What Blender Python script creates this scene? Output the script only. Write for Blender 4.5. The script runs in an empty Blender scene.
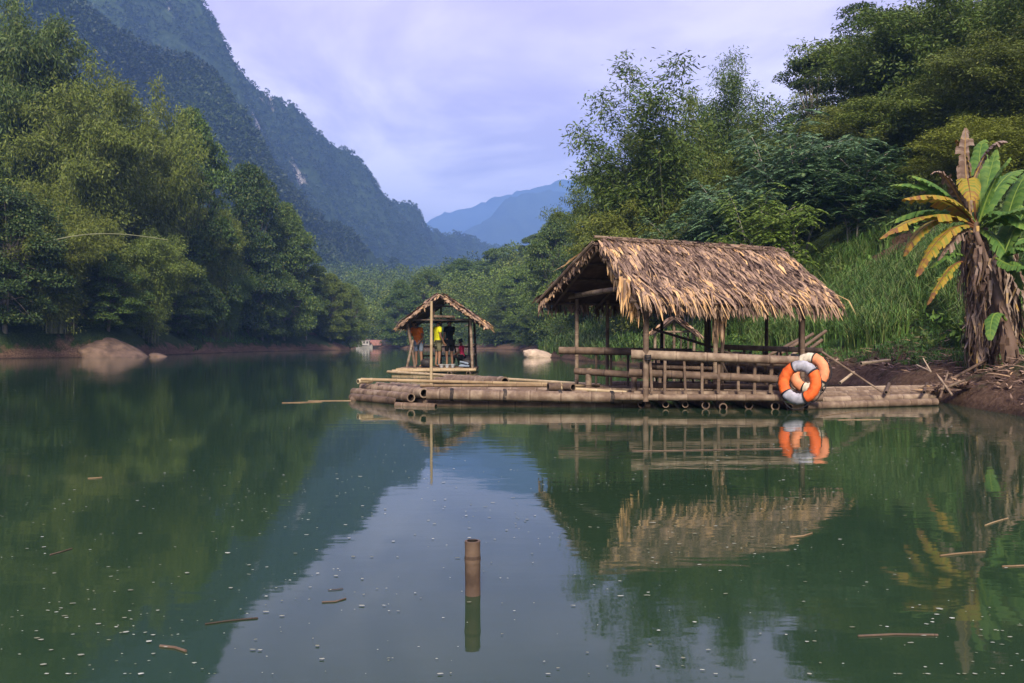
import bpy, bmesh, math, random
import numpy as np
from mathutils import Vector, Matrix
random.seed(7); RNG = np.random.default_rng(7)
C = bpy.context.scene.collection
S = bpy.context.scene
F = 853.3; CX = 512.0; HY = 343.0; CH = 1.05
R = math.radians
# ------------------------------------------------------------------ camera
cam = bpy.data.cameras.new('camera'); co = bpy.data.objects.new('camera', cam); C.objects.link(co)
co.location = (0, 0, CH); co.rotation_euler = (R(90), 0, 0)
cam.lens = 30; cam.sensor_width = 36; cam.shift_y = (HY - 341.5) / 1024.0
cam.clip_start = 0.05; cam.clip_end = 20000
S.camera = co
# ------------------------------------------------------------------ world, sun, exposure
SUN_EL, SUN_AZ = 37.0, 178.0         # behind the camera
w = bpy.data.worlds.new('World'); S.world = w; w.use_nodes = True
nt = w.node_tree; nt.nodes.clear()
def N(t, k, **kw):
    n = t.nodes.new(k)
    for a, b in kw.items(): setattr(n, a, b)
    return n
out = N(nt, 'ShaderNodeOutputWorld'); bg = N(nt, 'ShaderNodeBackground')
sky = N(nt, 'ShaderNodeTexSky', sky_type='NISHITA', sun_disc=False)
sky.sun_elevation = R(SUN_EL); sky.sun_rotation = R(SUN_AZ)
tc = N(nt, 'ShaderNodeTexCoord'); sep = N(nt, 'ShaderNodeSeparateXYZ')
nt.links.new(tc.outputs['Generated'], sep.inputs[0])
def wm(op, a, b):
    n = N(nt, 'ShaderNodeMath', operation=op)
    for i, v in enumerate((a, b)):
        if isinstance(v, (int, float)): n.inputs[i].default_value = v
        else: nt.links.new(v, n.inputs[i])
    return n.outputs[0]
den = wm('ADD', wm('MAXIMUM', sep.outputs[2], 0.0), 0.22)
cmb = N(nt, 'ShaderNodeCombineXYZ')
nt.links.new(wm('DIVIDE', sep.outputs[0], den), cmb.inputs[0]); nt.links.new(wm('DIVIDE', sep.outputs[1], den), cmb.inputs[1])
cmb.inputs[2].default_value = 2.3
n1 = N(nt, 'ShaderNodeTexNoise'); n1.inputs['Scale'].default_value = 1.25; n1.inputs['Detail'].default_value = 6; n1.inputs['Roughness'].default_value = 0.58
n1.inputs['Distortion'].default_value = 0.5
nt.links.new(cmb.outputs[0], n1.inputs['Vector'])
cr = N(nt, 'ShaderNodeValToRGB'); nt.links.new(n1.outputs['Fac'], cr.inputs[0])
cr.color_ramp.elements[0].position = 0.40; cr.color_ramp.elements[0].color = (3.5, 2.85, 4.0, 1)
cr.color_ramp.elements[1].position = 0.57; cr.color_ramp.elements[1].color = (6.3, 5.5, 6.2, 1)
CLOUD = cr
mr = N(nt, 'ShaderNodeMapRange', interpolation_type='SMOOTHSTEP'); mr.inputs['From Min'].default_value = .20; mr.inputs['From Max'].default_value = .42; mr.inputs['To Max'].default_value = .8
nt.links.new(wm('ADD', sep.outputs[2], wm('MULTIPLY', wm('SUBTRACT', n1.outputs['Fac'], .5), -.35)), mr.inputs['Value'])
zm = N(nt, 'ShaderNodeMix', data_type='RGBA'); nt.links.new(mr.outputs[0], zm.inputs[0]); nt.links.new(cr.outputs[0], zm.inputs[6]); zm.inputs[7].default_value = (2.9, 2.2, 3.45, 1)
mx = N(nt, 'ShaderNodeMix', data_type='RGBA'); mx.inputs[0].default_value = 0.92
nt.links.new(sky.outputs[0], mx.inputs[6]); nt.links.new(zm.outputs[2], mx.inputs[7])
nt.links.new(mx.outputs[2], bg.inputs[0]); bg.inputs[1].default_value = 0.15
nt.links.new(bg.outputs[0], out.inputs[0])
sl = bpy.data.lights.new('sun', 'SUN'); so = bpy.data.objects.new('sun', sl); C.objects.link(so)
sl.energy = 4.6; sl.angle = R(14); sl.color = (1.0, 0.90, 0.74)
az = R(SUN_AZ)
sd = Vector((math.sin(az) * math.cos(R(SUN_EL)), math.cos(az) * math.cos(R(SUN_EL)), math.sin(R(SUN_EL))))
so.rotation_euler = sd.to_track_quat('Z', 'Y').to_euler(); so.location = (0, 0, 900)
S.view_settings.view_transform = 'Standard'; S.view_settings.look = 'None'
S.view_settings.exposure = 1.05; S.view_settings.gamma = 1.0; S.view_settings.use_curve_mapping = False
S.cycles.volume_bounces = 1; S.cycles.max_bounces = 8; S.cycles.transparent_max_bounces = 8
HAZE = 0.00056

# ------------------------------------------------------------------ helpers
def P(px, d, z): return Vector(((px - CX) / F * d, d, z))
def W(px, py, d): return Vector(((px - CX) / F * d, d, CH + (HY - py) / F * d))
def tag(o, label=None, cat=None, group=None, kind=None):
    for k, v in (('label', label), ('category', cat), ('group', group), ('kind', kind)):
        if v: o[k] = v
    return o
def empty(name, loc, rz=0):
    o = bpy.data.objects.new(name, None); C.objects.link(o); o.location = loc; o.rotation_euler = (0, 0, rz)
    o.empty_display_size = 0.3; return o
def link(name, me, mat, parent=None, loc=None):
    o = bpy.data.objects.new(name, me); C.objects.link(o)
    if mat is not None and len(me.materials) == 0: me.materials.append(mat)
    if parent is not None: o.parent = parent
    if loc is not None: o.location = loc
    return o
class MB:
    """collects tubes and boxes with a per-face tone; coordinates relative to org"""
    def __init__(s, org=(0, 0, 0)): s.v = []; s.f = []; s.t = []; s.o = Vector(org)
    def addv(s, p): s.v.append(tuple(Vector(p) - s.o)); return len(s.v) - 1
    def face(s, ids, t=0.5): s.f.append(ids); s.t.append(t)
    def tube(s, pts, rad, n=8, tone=0.5, cap=True):
        pts = [Vector(p) for p in pts]; rings = []
        d0 = (pts[1] - pts[0]).normalized()
        up = Vector((0, 0, 1)) if abs(d0.z) < 0.9 else Vector((1, 0, 0))
        for i, p in enumerate(pts):
            d = (pts[min(i + 1, len(pts) - 1)] - pts[max(i - 1, 0)]).normalized()
            a = d.cross(up).normalized(); b = a.cross(d)
            r = rad[i] if hasattr(rad, '__len__') else rad
            rings.append([s.addv(p + (a * math.cos(q) + b * math.sin(q)) * r) for q in [2 * math.pi * k / n for k in range(n)]])
        for i in range(len(rings) - 1):
            tt = tone[i] if hasattr(tone, '__len__') else tone
            for k in range(n):
                s.face([rings[i][k], rings[i + 1][k], rings[i + 1][(k + 1) % n], rings[i][(k + 1) % n]], tt)
        if cap:
            s.face(rings[0][::-1] if False else rings[0], tone[0] if hasattr(tone, '__len__') else tone)
            s.face(rings[-1][::-1], tone[-1] if hasattr(tone, '__len__') else tone)
        return rings
    def box(s, c, sx, sy, sz, M=None, tone=0.5):
        c = Vector(c); ids = []
        for dx in (-.5, .5):
            for dy in (-.5, .5):
                for dz in (-.5, .5):
                    q = Vector((dx * sx, dy * sy, dz * sz))
                    if M is not None: q = M @ q
                    ids.append(s.addv(c + q))
        for f in ((0, 1, 3, 2), (4, 6, 7, 5), (0, 4, 5, 1), (2, 3, 7, 6), (0, 2, 6, 4), (1, 5, 7, 3)):
            s.face([ids[k] for k in f], tone)
    def build(s, name, mat, parent=None, loc=None, smooth=True):
        me = bpy.data.meshes.new(name); me.from_pydata(s.v, [], s.f); me.update()
        a = me.attributes.new('tone', 'FLOAT', 'FACE'); a.data.foreach_set('value', np.array(s.t, dtype=np.float32))
        if smooth: me.shade_smooth(); 
        if smooth: me.set_sharp_from_angle(angle=R(50))
        o = link(name, me, mat, parent)
        o.location = s.o if loc is None else loc
        return o
def culm(mb, p0, p1, r0, r1=None, step=0.46, tone=0.5, n=10, hollow=True, bend=0.0, sag=None, seed=None):
    """bamboo pole with swollen nodes and open dark ends"""
    rr = random.Random(seed if seed is not None else random.random())
    p0 = Vector(p0); p1 = Vector(p1); r1 = r0 if r1 is None else r1
    L = (p1 - p0).length; d = (p1 - p0) / L
    side = d.cross(Vector((0, 0, 1)));  side = side.normalized() if side.length > 0.1 else Vector((1, 0, 0))
    upv = side.cross(d)
    def at(u): return p0 + d * (u * L) + (side * bend + upv * (sag or 0)) * math.sin(math.pi * u)
    pts, rad, tn = [], [], []
    u = 0.0; step *= rr.uniform(.85, 1.15); first = True
    nn = max(1, int(L / step)); off = rr.uniform(.3, .7)
    stops = [0.0]
    for k in range(nn + 1):
        q = (k + off) * step / L
        if 0.02 < q < 0.98: stops.append(q)
    stops.append(1.0)
    base = tone + rr.uniform(-.06, .06)
    def R_(u): return r0 + (r1 - r0) * u
    pts.append(at(0)); rad.append(R_(0)); 
    for i in range(1, len(stops)):
        a, b = stops[i - 1], stops[i]
        m = (a + b) / 2; e = min(0.018 / L * (r0 / .05) ** .5, (b - a) * .2)
        sh = base + rr.uniform(-.07, .07)
        pts.append(at(m)); rad.append(R_(m) * .975); tn.append(sh)
        if i < len(stops) - 1:
            pts.append(at(b - e)); rad.append(R_(b)); tn.append(sh)
            pts.append(at(b)); rad.append(R_(b) * 1.06); tn.append(sh + .06)
            pts.append(at(b + e)); rad.append(R_(b)); tn.append(max(0, sh - .16))
    pts.append(at(1)); rad.append(R_(1)); tn.append(base)
    rings = mb.tube(pts, rad, n=n, tone=tn, cap=False)
    for ring, s_, c0, r in ((rings[0], 1, p0, r0), (rings[-1], -1, p1, r1)):
        k = n; a = Vector(mb.v[ring[0]]) + mb.o - c0
        if hollow and r > 0.02:
            inner = [mb.addv(c0 + (Vector(mb.v[i]) + mb.o - c0) * .72) for i in ring]
            deep = [mb.addv(c0 + (Vector(mb.v[i]) + mb.o - c0) * .70 + d * s_ * r * 1.6) for i in ring]
            for j in range(k):
                mb.face([ring[j], ring[(j + 1) % k], inner[(j + 1) % k], inner[j]], base + .05)
                mb.face([inner[j], inner[(j + 1) % k], deep[(j + 1) % k], deep[j]], 0.0)
            mb.face(deep, 0.0)
        else: mb.face(list(ring), base)
def pole(name, parent, p0, p1, r, mat, r1=None, tone=0.5, **kw):
    org = parent.location if parent is not None else (Vector(p0) + Vector(p1)) / 2
    mb = MB(org); culm(mb, p0, p1, r, r1, tone=tone, **kw)
    return mb.build(name, mat, parent, loc=(0, 0, 0) if parent is not None else org)

# value noise / fbm / worley in numpy
def _h(i, j, s):
    n = (i.astype(np.int64) * 374761393 + j.astype(np.int64) * 668265263 + s * 1442695041) & 0x7fffffff
    n = ((n ^ (n >> 13)) * 1274126177) & 0x7fffffff
    return ((n ^ (n >> 16)) & 0xffff) / 65535.0
def vnoise(x, y, s=0):
    i = np.floor(x); j = np.floor(y); u = x - i; v = y - j
    u = u * u * (3 - 2 * u); v = v * v * (3 - 2 * v)
    return (_h(i, j, s) * (1 - u) + _h(i + 1, j, s) * u) * (1 - v) + (_h(i, j + 1, s) * (1 - u) + _h(i + 1, j + 1, s) * u) * v
def fbm(x, y, s=0, o=5):
    t = 0; a = .5
    for k in range(o): t = t + a * vnoise(x, y, s + k); x = x * 2.03 + 5; y = y * 2.03 + 9; a *= .5
    return t
def worley(x, y, s=0):
    i = np.floor(x); j = np.floor(y); best = np.full(x.shape, 9.0)
    for a in (-1, 0, 1):
        for b in (-1, 0, 1):
            cx = i + a + _h(i + a, j + b, s); cy = j + b + _h(i + a, j + b, s + 7)
            best = np.minimum(best, (x - cx) ** 2 + (y - cy) ** 2)
    return np.sqrt(best)

# ------------------------------------------------------------------ materials
def newmat(name):
    m = bpy.data.materials.new(name); m.use_nodes = True; t = m.node_tree; t.nodes.clear()
    o = N(t, 'ShaderNodeOutputMaterial'); b = N(t, 'ShaderNodeBsdfPrincipled'); t.links.new(b.outputs[0], o.inputs[0])
    return m, t, b, o
def setin(n, k, v):
    if k in n.inputs: n.inputs[k].default_value = v
def ramp(t, fac, stops):
    c = N(t, 'ShaderNodeValToRGB'); t.links.new(fac, c.inputs[0]); e = c.color_ramp.elements
    while len(e) < len(stops): e.new(0.5)
    for i, (p, col) in enumerate(stops): e[i].position = p; e[i].color = (*col, 1)
    return c.outputs[0]
def noise(t, scale, detail=4, vec=None, stretch=None, rough=.55):
    n = N(t, 'ShaderNodeTexNoise'); n.inputs['Scale'].default_value = scale; n.inputs['Detail'].default_value = detail; n.inputs['Roughness'].default_value = rough
    c = N(t, 'ShaderNodeTexCoord'); o = c.outputs['Object'] if vec is None else vec
    if stretch:
        m = N(t, 'ShaderNodeMapping'); m.inputs['Scale'].default_value = stretch; t.links.new(o, m.inputs[0]); o = m.outputs[0]
    t.links.new(o, n.inputs['Vector']); return n.outputs['Fac']
def math_(t, op, a, b):
    n = N(t, 'ShaderNodeMath', operation=op)
    for i, v in enumerate((a, b)):
        if isinstance(v, (int, float)): n.inputs[i].default_value = v
        else: t.links.new(v, n.inputs[i])
    return n.outputs[0]
def mixc(t, fac, a, b, mode='MIX'):
    n = N(t, 'ShaderNodeMix', data_type='RGBA', blend_type=mode)
    for i, v in ((0, fac), (6, a), (7, b)):
        if isinstance(v, (int, float)): n.inputs[i].default_value = v
        elif isinstance(v, tuple): n.inputs[i].default_value = (*v, 1)
        else: t.links.new(v, n.inputs[i])
    return n.outputs[2]
def bump(t, b, h, strength=.3, dist=.02):
    n = N(t, 'ShaderNodeBump'); n.inputs['Strength'].default_value = strength; n.inputs['Distance'].default_value = dist
    t.links.new(h, n.inputs['Height']); t.links.new(n.outputs[0], b.inputs['Normal'])
def tone_mat(name, stops, ns=9, rough=.75, amp=.5, bscale=40, bst=.3, stretch=None):
    m, t, b, o = newmat(name)
    a = N(t, 'ShaderNodeAttribute', attribute_name='tone')
    n = noise(t, ns, 6, stretch=stretch)
    f = math_(t, 'ADD', a.outputs['Fac'], math_(t, 'MULTIPLY', math_(t, 'SUBTRACT', n, .5), amp))
    t.links.new(ramp(t, f, stops), b.inputs['Base Color']); b.inputs['Roughness'].default_value = rough
    setin(b, 'Specular IOR Level', .3)
    bump(t, b, noise(t, bscale, 4), bst, .01)
    return m
M = {}
M['bamboo'] = tone_mat('weathered_bamboo', [(0, (.010, .007, .005)), (.22, (.07, .045, .032)), (.5, (.150, .100, .068)), (.75, (.29, .215, .150)), (1, (.44, .34, .23))], ns=7, amp=.95)
M['tan'] = tone_mat('pale_bamboo', [(0, (.02, .012, .008)), (.22, (.14, .085, .045)), (.5, (.33, .235, .13)), (.8, (.48, .37, .22)), (1, (.7, .6, .4))], ns=5, amp=.5)
M['darkpole'] = tone_mat('dark_bamboo', [(0, (.006, .005, .004)), (.5, (.075, .05, .036)), (1, (.20, .14, .10))], ns=9, amp=.5)
M['thatch'] = tone_mat('palm_thatch', [(0, (.03, .018, .014)), (.25, (.10, .062, .046)), (.5, (.25, .165, .12)), (.68, (.42, .28, .18)), (.85, (.58, .34, .15)), (1, (.70, .46, .22))], ns=3, amp=.75, rough=.85)
M['rope'] = tone_mat('rope', [(0, (.01, .01, .012)), (1, (.03, .03, .035))])
M['bark'] = tone_mat('bark', [(0, (.05, .04, .03)), (.5, (.16, .14, .11)), (1, (.32, .29, .24))], ns=6, amp=.7)
M['culmgreen'] = tone_mat('green_culm', [(0, (.03, .035, .015)), (.5, (.09, .10, .045)), (1, (.22, .22, .12))], ns=3)

def leaf_mat(name, objcol=True, trans=.22, lo=.55, var=.9, yel=.6):
    m, t, b, o = newmat(name)
    a = N(t, 'ShaderNodeAttribute', attribute_name='rnd')
    if objcol:
        oi = N(t, 'ShaderNodeObjectInfo'); col = oi.outputs['Color']
    else:
        ca = N(t, 'ShaderNodeAttribute', attribute_name='col'); col = ca.outputs['Color']
    v = math_(t, 'ADD', lo, math_(t, 'MULTIPLY', a.outputs['Fac'], var))
    cm = N(t, 'ShaderNodeCombineColor')
    for i in range(3): t.links.new(v, cm.inputs[i])
    c = mixc(t, 1.0, col, cm.outputs[0], 'MULTIPLY')
    yl = ramp(t, a.outputs['Fac'], [(0, (0, 0, 0)), (.82, (0, 0, 0)), (1, (yel, yel, yel))])
    hs = mixc(t, yl, c, (.19, .17, .045))
    t.links.new(hs, b.inputs['Base Color']); b.inputs['Roughness'].default_value = .55; setin(b, 'Specular IOR Level', .25)
    tr = N(t, 'ShaderNodeBsdfTranslucent'); t.links.new(hs, tr.inputs[0])
    ms = N(t, 'ShaderNodeMixShader'); ms.inputs[0].default_value = trans
    t.links.new(b.outputs[0], ms.inputs[1]); t.links.new(tr.outputs[0], ms.inputs[2]); t.links.new(ms.outputs[0], o.inputs[0])
    return m
M['leaf'] = leaf_mat('foliage'); M['leafcol'] = leaf_mat('foliage_mass', False); M['farleaf'] = leaf_mat('distant_foliage', False, .1, .85, .3, 0)

def flat_mat(name, col, rough=.7, ns=12, var=.25, bst=.2, spec=.3):
    m, t, b, o = newmat(name)
    n = noise(t, ns, 5)
    lo = tuple(c * (1 - var) for c in col); hi = tuple(min(1, c * (1 + var)) for c in col)
    t.links.new(ramp(t, n, [(.3, lo), (.7, hi)]), b.inputs['Base Color']); b.inputs['Roughness'].default_value = rough
    setin(b, 'Specular IOR Level', spec); bump(t, b, noise(t, ns * 4, 3), bst, .005)
    return m

# ground
m, t, b, o = newmat('ground_soil'); M['ground'] = m
g = N(t, 'ShaderNodeNewGeometry'); sp = N(t, 'ShaderNodeSeparateXYZ'); t.links.new(g.outputs['Position'], sp.inputs[0])
nz = noise(t, .9, 8, vec=g.outputs['Position'], rough=.65); nf = noise(t, 9, 6, vec=g.outputs['Position'], rough=.7)
nl = noise(t, 1.0, 5, vec=g.outputs['Position'], stretch=(.35, .35, 4))
soil = ramp(t, nf, [(.32, (.05, .03, .02)), (.5, (.17, .10, .062)), (.66, (.34, .23, .15))])
soil = mixc(t, .5, soil, ramp(t, nl, [(.35, (.07, .04, .028)), (.65, (.24, .145, .095))]))
green = ramp(t, nf, [(.3, (.018, .035, .010)), (.7, (.07, .11, .03))])
hgt = math_(t, 'ADD', sp.outputs[2], math_(t, 'MULTIPLY', math_(t, 'SUBTRACT', nz, .5), 2.6))
gm = ramp(t, hgt, [(.55, (0, 0, 0)), (.95, (1, 1, 1))])
n9 = ramp(t, noise(t, .33, 4, vec=g.outputs['Position']), [(.60, (0, 0, 0)), (.66, (1, 1, 1))])
gm2 = mixc(t, n9, gm, (0, 0, 0))
dm = N(t, 'ShaderNodeVectorMath', operation='DISTANCE'); t.links.new(g.outputs['Position'], dm.inputs[0]); dm.inputs[1].default_value = (13.6, 30.5, 4.4)
cut = ramp(t, math_(t, 'ADD', math_(t, 'MULTIPLY', dm.outputs['Value'], .2), math_(t, 'MULTIPLY', nz, .8)), [(.95, (0, 0, 0)), (1.1, (1, 1, 1))])
gm2 = mixc(t, 1, gm2, cut, 'MULTIPLY')
c = mixc(t, gm2, soil, green)
wet = ramp(t, sp.outputs[2], [(.0, (.35, .35, .35)), (.12, (1, 1, 1))])
t.links.new(mixc(t, 1, c, wet, 'MULTIPLY'), b.inputs['Base Color']); b.inputs['Roughness'].default_value = .9; setin(b, 'Specular IOR Level', .15)
bump(t, b, math_(t, 'ADD', math_(t, 'ADD', nf, nz), math_(t, 'MULTIPLY', noise(t, 38, 4, vec=g.outputs['Position']), .35)), 1.0, .26)

# mountain forest
def mountain_mat(name, dark, light, rock=True):
    m, t, b, o = newmat(name)
    g = N(t, 'ShaderNodeNewGeometry')
    n = noise(t, .22, 8, vec=g.outputs['Position'], rough=.7); n2 = noise(t, .02, 5, vec=g.outputs['Position'])
    f = math_(t, 'ADD', math_(t, 'MULTIPLY', n, .6), math_(t, 'MULTIPLY', n2, .4))
    c = ramp(t, f, [(.38, dark), (.62, light)])
    if rock:
        r = noise(t, .03, 6, vec=g.outputs['Position'], stretch=(1, 1, .35), rough=.6)
        rm = ramp(t, r, [(.645, (0, 0, 0)), (.68, (.8, .8, .8))])
        rc = ramp(t, noise(t, .3, 6, vec=g.outputs['Position'], stretch=(1, 1, .2)), [(.4, (.12, .11, .11)), (.6, (.5, .45, .42))])
        c = mixc(t, rm, c, rc)
    t.links.new(c, b.inputs['Base Color']); b.inputs['Roughness'].default_value = 1; setin(b, 'Specular IOR Level', .05)
    bump(t, b, n, .9, 3.0)
    return m
M['mount'] = mountain_mat('mountain_forest', (.012, .022, .012), (.05, .075, .028))
M['mount2'] = mountain_mat('far_mountain_forest', (.015, .025, .015), (.05, .07, .03), False)

# water
m, t, b, o = newmat('river_water'); M['water'] = m
g = N(t, 'ShaderNodeNewGeometry')
b.inputs['Base Color'].default_value = (.020, .042, .021, 1); b.inputs['Roughness'].default_value = .035; b.inputs['IOR'].default_value = 1.36
nb = noise(t, 1.0, 3, vec=g.outputs['Position'], stretch=(1.1, 2.6, 1))
nb2 = noise(t, 1.0, 2, vec=g.outputs['Position'], stretch=(7, 15, 1))
nb3 = noise(t, .05, 3, vec=g.outputs['Position'])
patch = ramp(t, nb3, [(.42, (.25, .25, .25)), (.62, (1, 1, 1))])
bn = N(t, 'ShaderNodeBump'); bn.inputs['Strength'].default_value = .32; bn.inputs['Distance'].default_value = .021
hh = math_(t, 'ADD', nb, math_(t, 'MULTIPLY', nb2, .10))
t.links.new(math_(t, 'MULTIPLY', hh, patch), bn.inputs['Height']); t.links.new(bn.outputs[0], b.inputs['Normal'])

# ------------------------------------------------------------------ ground height
YR = [-400, -50, 0, 5, 9, 11.6, 13, 14.7, 17, 20, 30, 45, 60, 64, 68, 80, 110, 130, 150, 170, 185, 195, 200, 300]
XR = [5, 5.5, 5.7, 5.8, 6.3, 7.0, 7.3, 7.7, 8.0, 8.2, 7.0, 4.6, 3.0, 1.6, 2.6, 4.2, 3.0, 0.5, -12, -24, -32, -36, -42, -80]
YL = [-400, 0, 40, 55, 60, 64, 68, 80, 100, 115, 128, 140, 160, 185, 195, 200]
XL = [-60, -40, -37, -35, -32.5, -29.5, -29.5, -30.5, -31.5, -28.5, -24.5, -27, -36, -48, -52, -54]
def H(x, y, detail=True):
    x = np.asarray(x, float); y = np.asarray(y, float)
    wob = (fbm(x * .25, y * .25, 3, 3) - .45) * 1.1 if detail else 0
    sr = x - np.interp(y, YR, XR) + wob; sL = np.interp(y, YL, XL) - x + wob
    hr = np.interp(sr, [0, .4, 3, 8, 20, 45, 120, 400], [0, .42, 1.3, 4.9, 13, 28, 46, 60])
    hr = hr * np.interp(y, [60, 110, 170, 200, 280], [1, .66, .62, .45, .6])
    hl = np.interp(sL, [0, .5, 2, 6, 20, 60, 150, 400], [0, .95, 1.9, 4.2, 13, 42, 70, 90])
    hl = hl * np.where(hl < 3, np.interp(y, [60, 68, 78], [1.5, 1.5, 1]), 1)
    hf = np.interp(y, [192, 200, 300, 450, 900], [-1, .4, 16, 34, 40])
    water = np.minimum(1.4, np.minimum(-sr, -sL) * .5)
    h = np.where((sr < 0) & (sL < 0), -water, 0)
    h = np.where(sr >= 0, hr, h); h = np.where(sL >= 0, np.maximum(h, hl), h)
    h = np.where(y > 192, np.maximum(h, hf), h)
    h = h * np.where(np.hypot(x, y) > 1500, .3, 1)
    if detail:
        k = np.clip(h * 2, 0, 1)
        h = h + k * ((fbm(x * .7, y * .7, 11, 5) - .48) * .55 + (fbm(x * 3.1, y * 3.1, 17, 3) - .45) * .16)
    return h
def Hs(x, y): return float(H(np.array([x]), np.array([y]))[0])

def grid_mesh(name, X, Y, Z, mat, kind='structure', wrap=False):
    a, bb = X.shape
    V = np.stack([X, Y, Z], -1).reshape(-1, 3)
    i = np.arange(a - 1)[:, None] * bb; j = np.arange(bb - 1)[None, :]
    q = np.stack([i + j, i + j + 1, i + bb + j + 1, i + bb + j], -1).reshape(-1, 4)
    me = bpy.data.meshes.new(name); me.from_pydata(V.tolist(), [], q.tolist()); me.update(); me.shade_smooth()
    o = link(name, me, mat); o['kind'] = kind; return o
th = np.concatenate([np.linspace(-180, -52, 50)[:-1], np.linspace(-52, 52, 560)[:-1], np.linspace(52, 180, 50)])
rr_ = np.concatenate([[0.4], np.geomspace(1.5, 9, 30), np.geomspace(9.15, 420, 520)[:], np.geomspace(440, 4300, 40)])
TH, RR = np.meshgrid(np.radians(th), rr_)
gx = RR * np.sin(TH); gy = RR * np.cos(TH)
gz = H(gx, gy)
ground = grid_mesh('ground', gx, gy, gz, M['ground'])
# water sheet
k = 96; vs = [(4300 * math.cos(2 * math.pi * i / k), 4300 * math.sin(2 * math.pi * i / k), 0) for i in range(k)]
me = bpy.data.meshes.new('river_water'); me.from_pydata(vs, [], [list(range(k))]); water = link('river_water', me, M['water']); water['kind'] = 'structure'

# mountains
TUFT = []
def ridge_field(name, pts, slope, x0, x1, y0, y1, res, mat, crown=7.0, camp=4.0, big=30, base=-5, seed=0, curve=0):
    X, Y = np.meshgrid(np.arange(x0, x1, res), np.arange(y0, y1, res))
    X = X.astype(float); Y = Y.astype(float)
    Z = np.full(X.shape, -400.0)
    wx = X + (fbm(X / 70, Y / 70, seed + 40) - .5) * big * 1.6; wy = Y + (fbm(X / 70, Y / 70, seed + 50) - .5) * big * 1.6
    w3 = [W(px, py, d) for px, py, d in pts]
    for a, b2 in zip(w3[:-1], w3[1:]):
        dx, dy = b2.x - a.x, b2.y - a.y; L2 = dx * dx + dy * dy
        tt = np.clip(((wx - a.x) * dx + (wy - a.y) * dy) / L2, 0, 1)
        dist = np.hypot(wx - a.x - tt * dx, wy - a.y - tt * dy)
        Z = np.maximum(Z, a.z + (b2.z - a.z) * tt - slope * dist - curve * 0)
    rav = np.abs(fbm(X / 110, Y / 110, seed + 3, 4) - .48) * big * 2.0
    Z = Z - big * .1 + rav * .5 + (fbm(X / 28, Y / 28, seed + 9, 4) - .5) * big * .5
    if camp:
        wv = worley(X / crown, Y / crown, seed); Z = Z + camp * np.clip(1 - wv * 1.25, 0, 1) * (0.5 + _h(np.floor(X / 9), np.floor(Y / 9), 5) * .2 + vnoise(X / 13, Y / 13, 3) * .9)
    Z = np.maximum(Z, base)
    if camp and res < 5:
        rg_ = np.random.default_rng(seed); fl = Z.reshape(-1); xs = X.reshape(-1); ys = Y.reshape(-1); px_ = CX + F * xs / ys
        cand = np.nonzero((fl > 8) & (vnoise(xs / 22, fl / 30, 12) < .9) & (px_ > -40) & (px_ < 640))[0]; pk = rg_.choice(cand, min(len(cand), 16000), replace=False)
        TUFT.append(np.stack([xs[pk], ys[pk], fl[pk]], 1))
    pp = CX + F * X / Y; qq = HY - (Z - CH) / Y * F
    print(name, [(int(k), int(qq[(np.abs(pp - k) < 3)].min())) for k in range(90, 640, 30) if (np.abs(pp - k) < 3).any()])
    return grid_mesh(name, X, Y, Z, mat)
RA = [(90, -90, 590), (130, -60, 620), (190, 2, 650), (225, 48, 680), (270, 93, 720), (300, 113, 760), (360, 168, 850), (400, 205, 950), (430, 230, 1050), (470, 241, 1150), (540, 262, 1300)]
RB = [(20, -60, 385), (83, 6, 400), (150, 40, 420), (222, 79, 450), (239, 118, 455), (267, 168, 465), (300, 201, 490), (355, 250, 540), (400, 268, 600), (420, 290, 640)]
ridge_field('mountain', RA, 1.9, -560, 220, 480, 1380, 2.6, M['mount'], seed=1)
ridge_field('mountain_spur', RB, 1.6, -420, -10, 250, 720, 2.0, M['mount'], crown=6.5, seed=22, big=24)
RC = [(425, 260, 2300), (455, 241, 2350), (490, 216, 2400), (505, 200, 2420), (520, 196, 2450), (545, 190, 2500), (560, 193, 2520), (585, 197, 2550), (640, 215, 2650), (760, 230, 2800)]
RD = [(380, 240, 3300), (425, 222, 3400), (455, 211, 3450), (480, 204, 3500), (500, 195, 3500), (560, 180, 3600), (700, 170, 3700)]
ridge_field('distant_mountain', RC, .95, -600, 1100, 1900, 3100, 11, M['mount2'], crown=20, camp=5, big=36, seed=31)
ridge_field('farthest_mountain', RD, .7, -900, 1100, 2900, 4000, 18, M['mount2'], crown=30, camp=5, big=50, seed=44)

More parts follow.
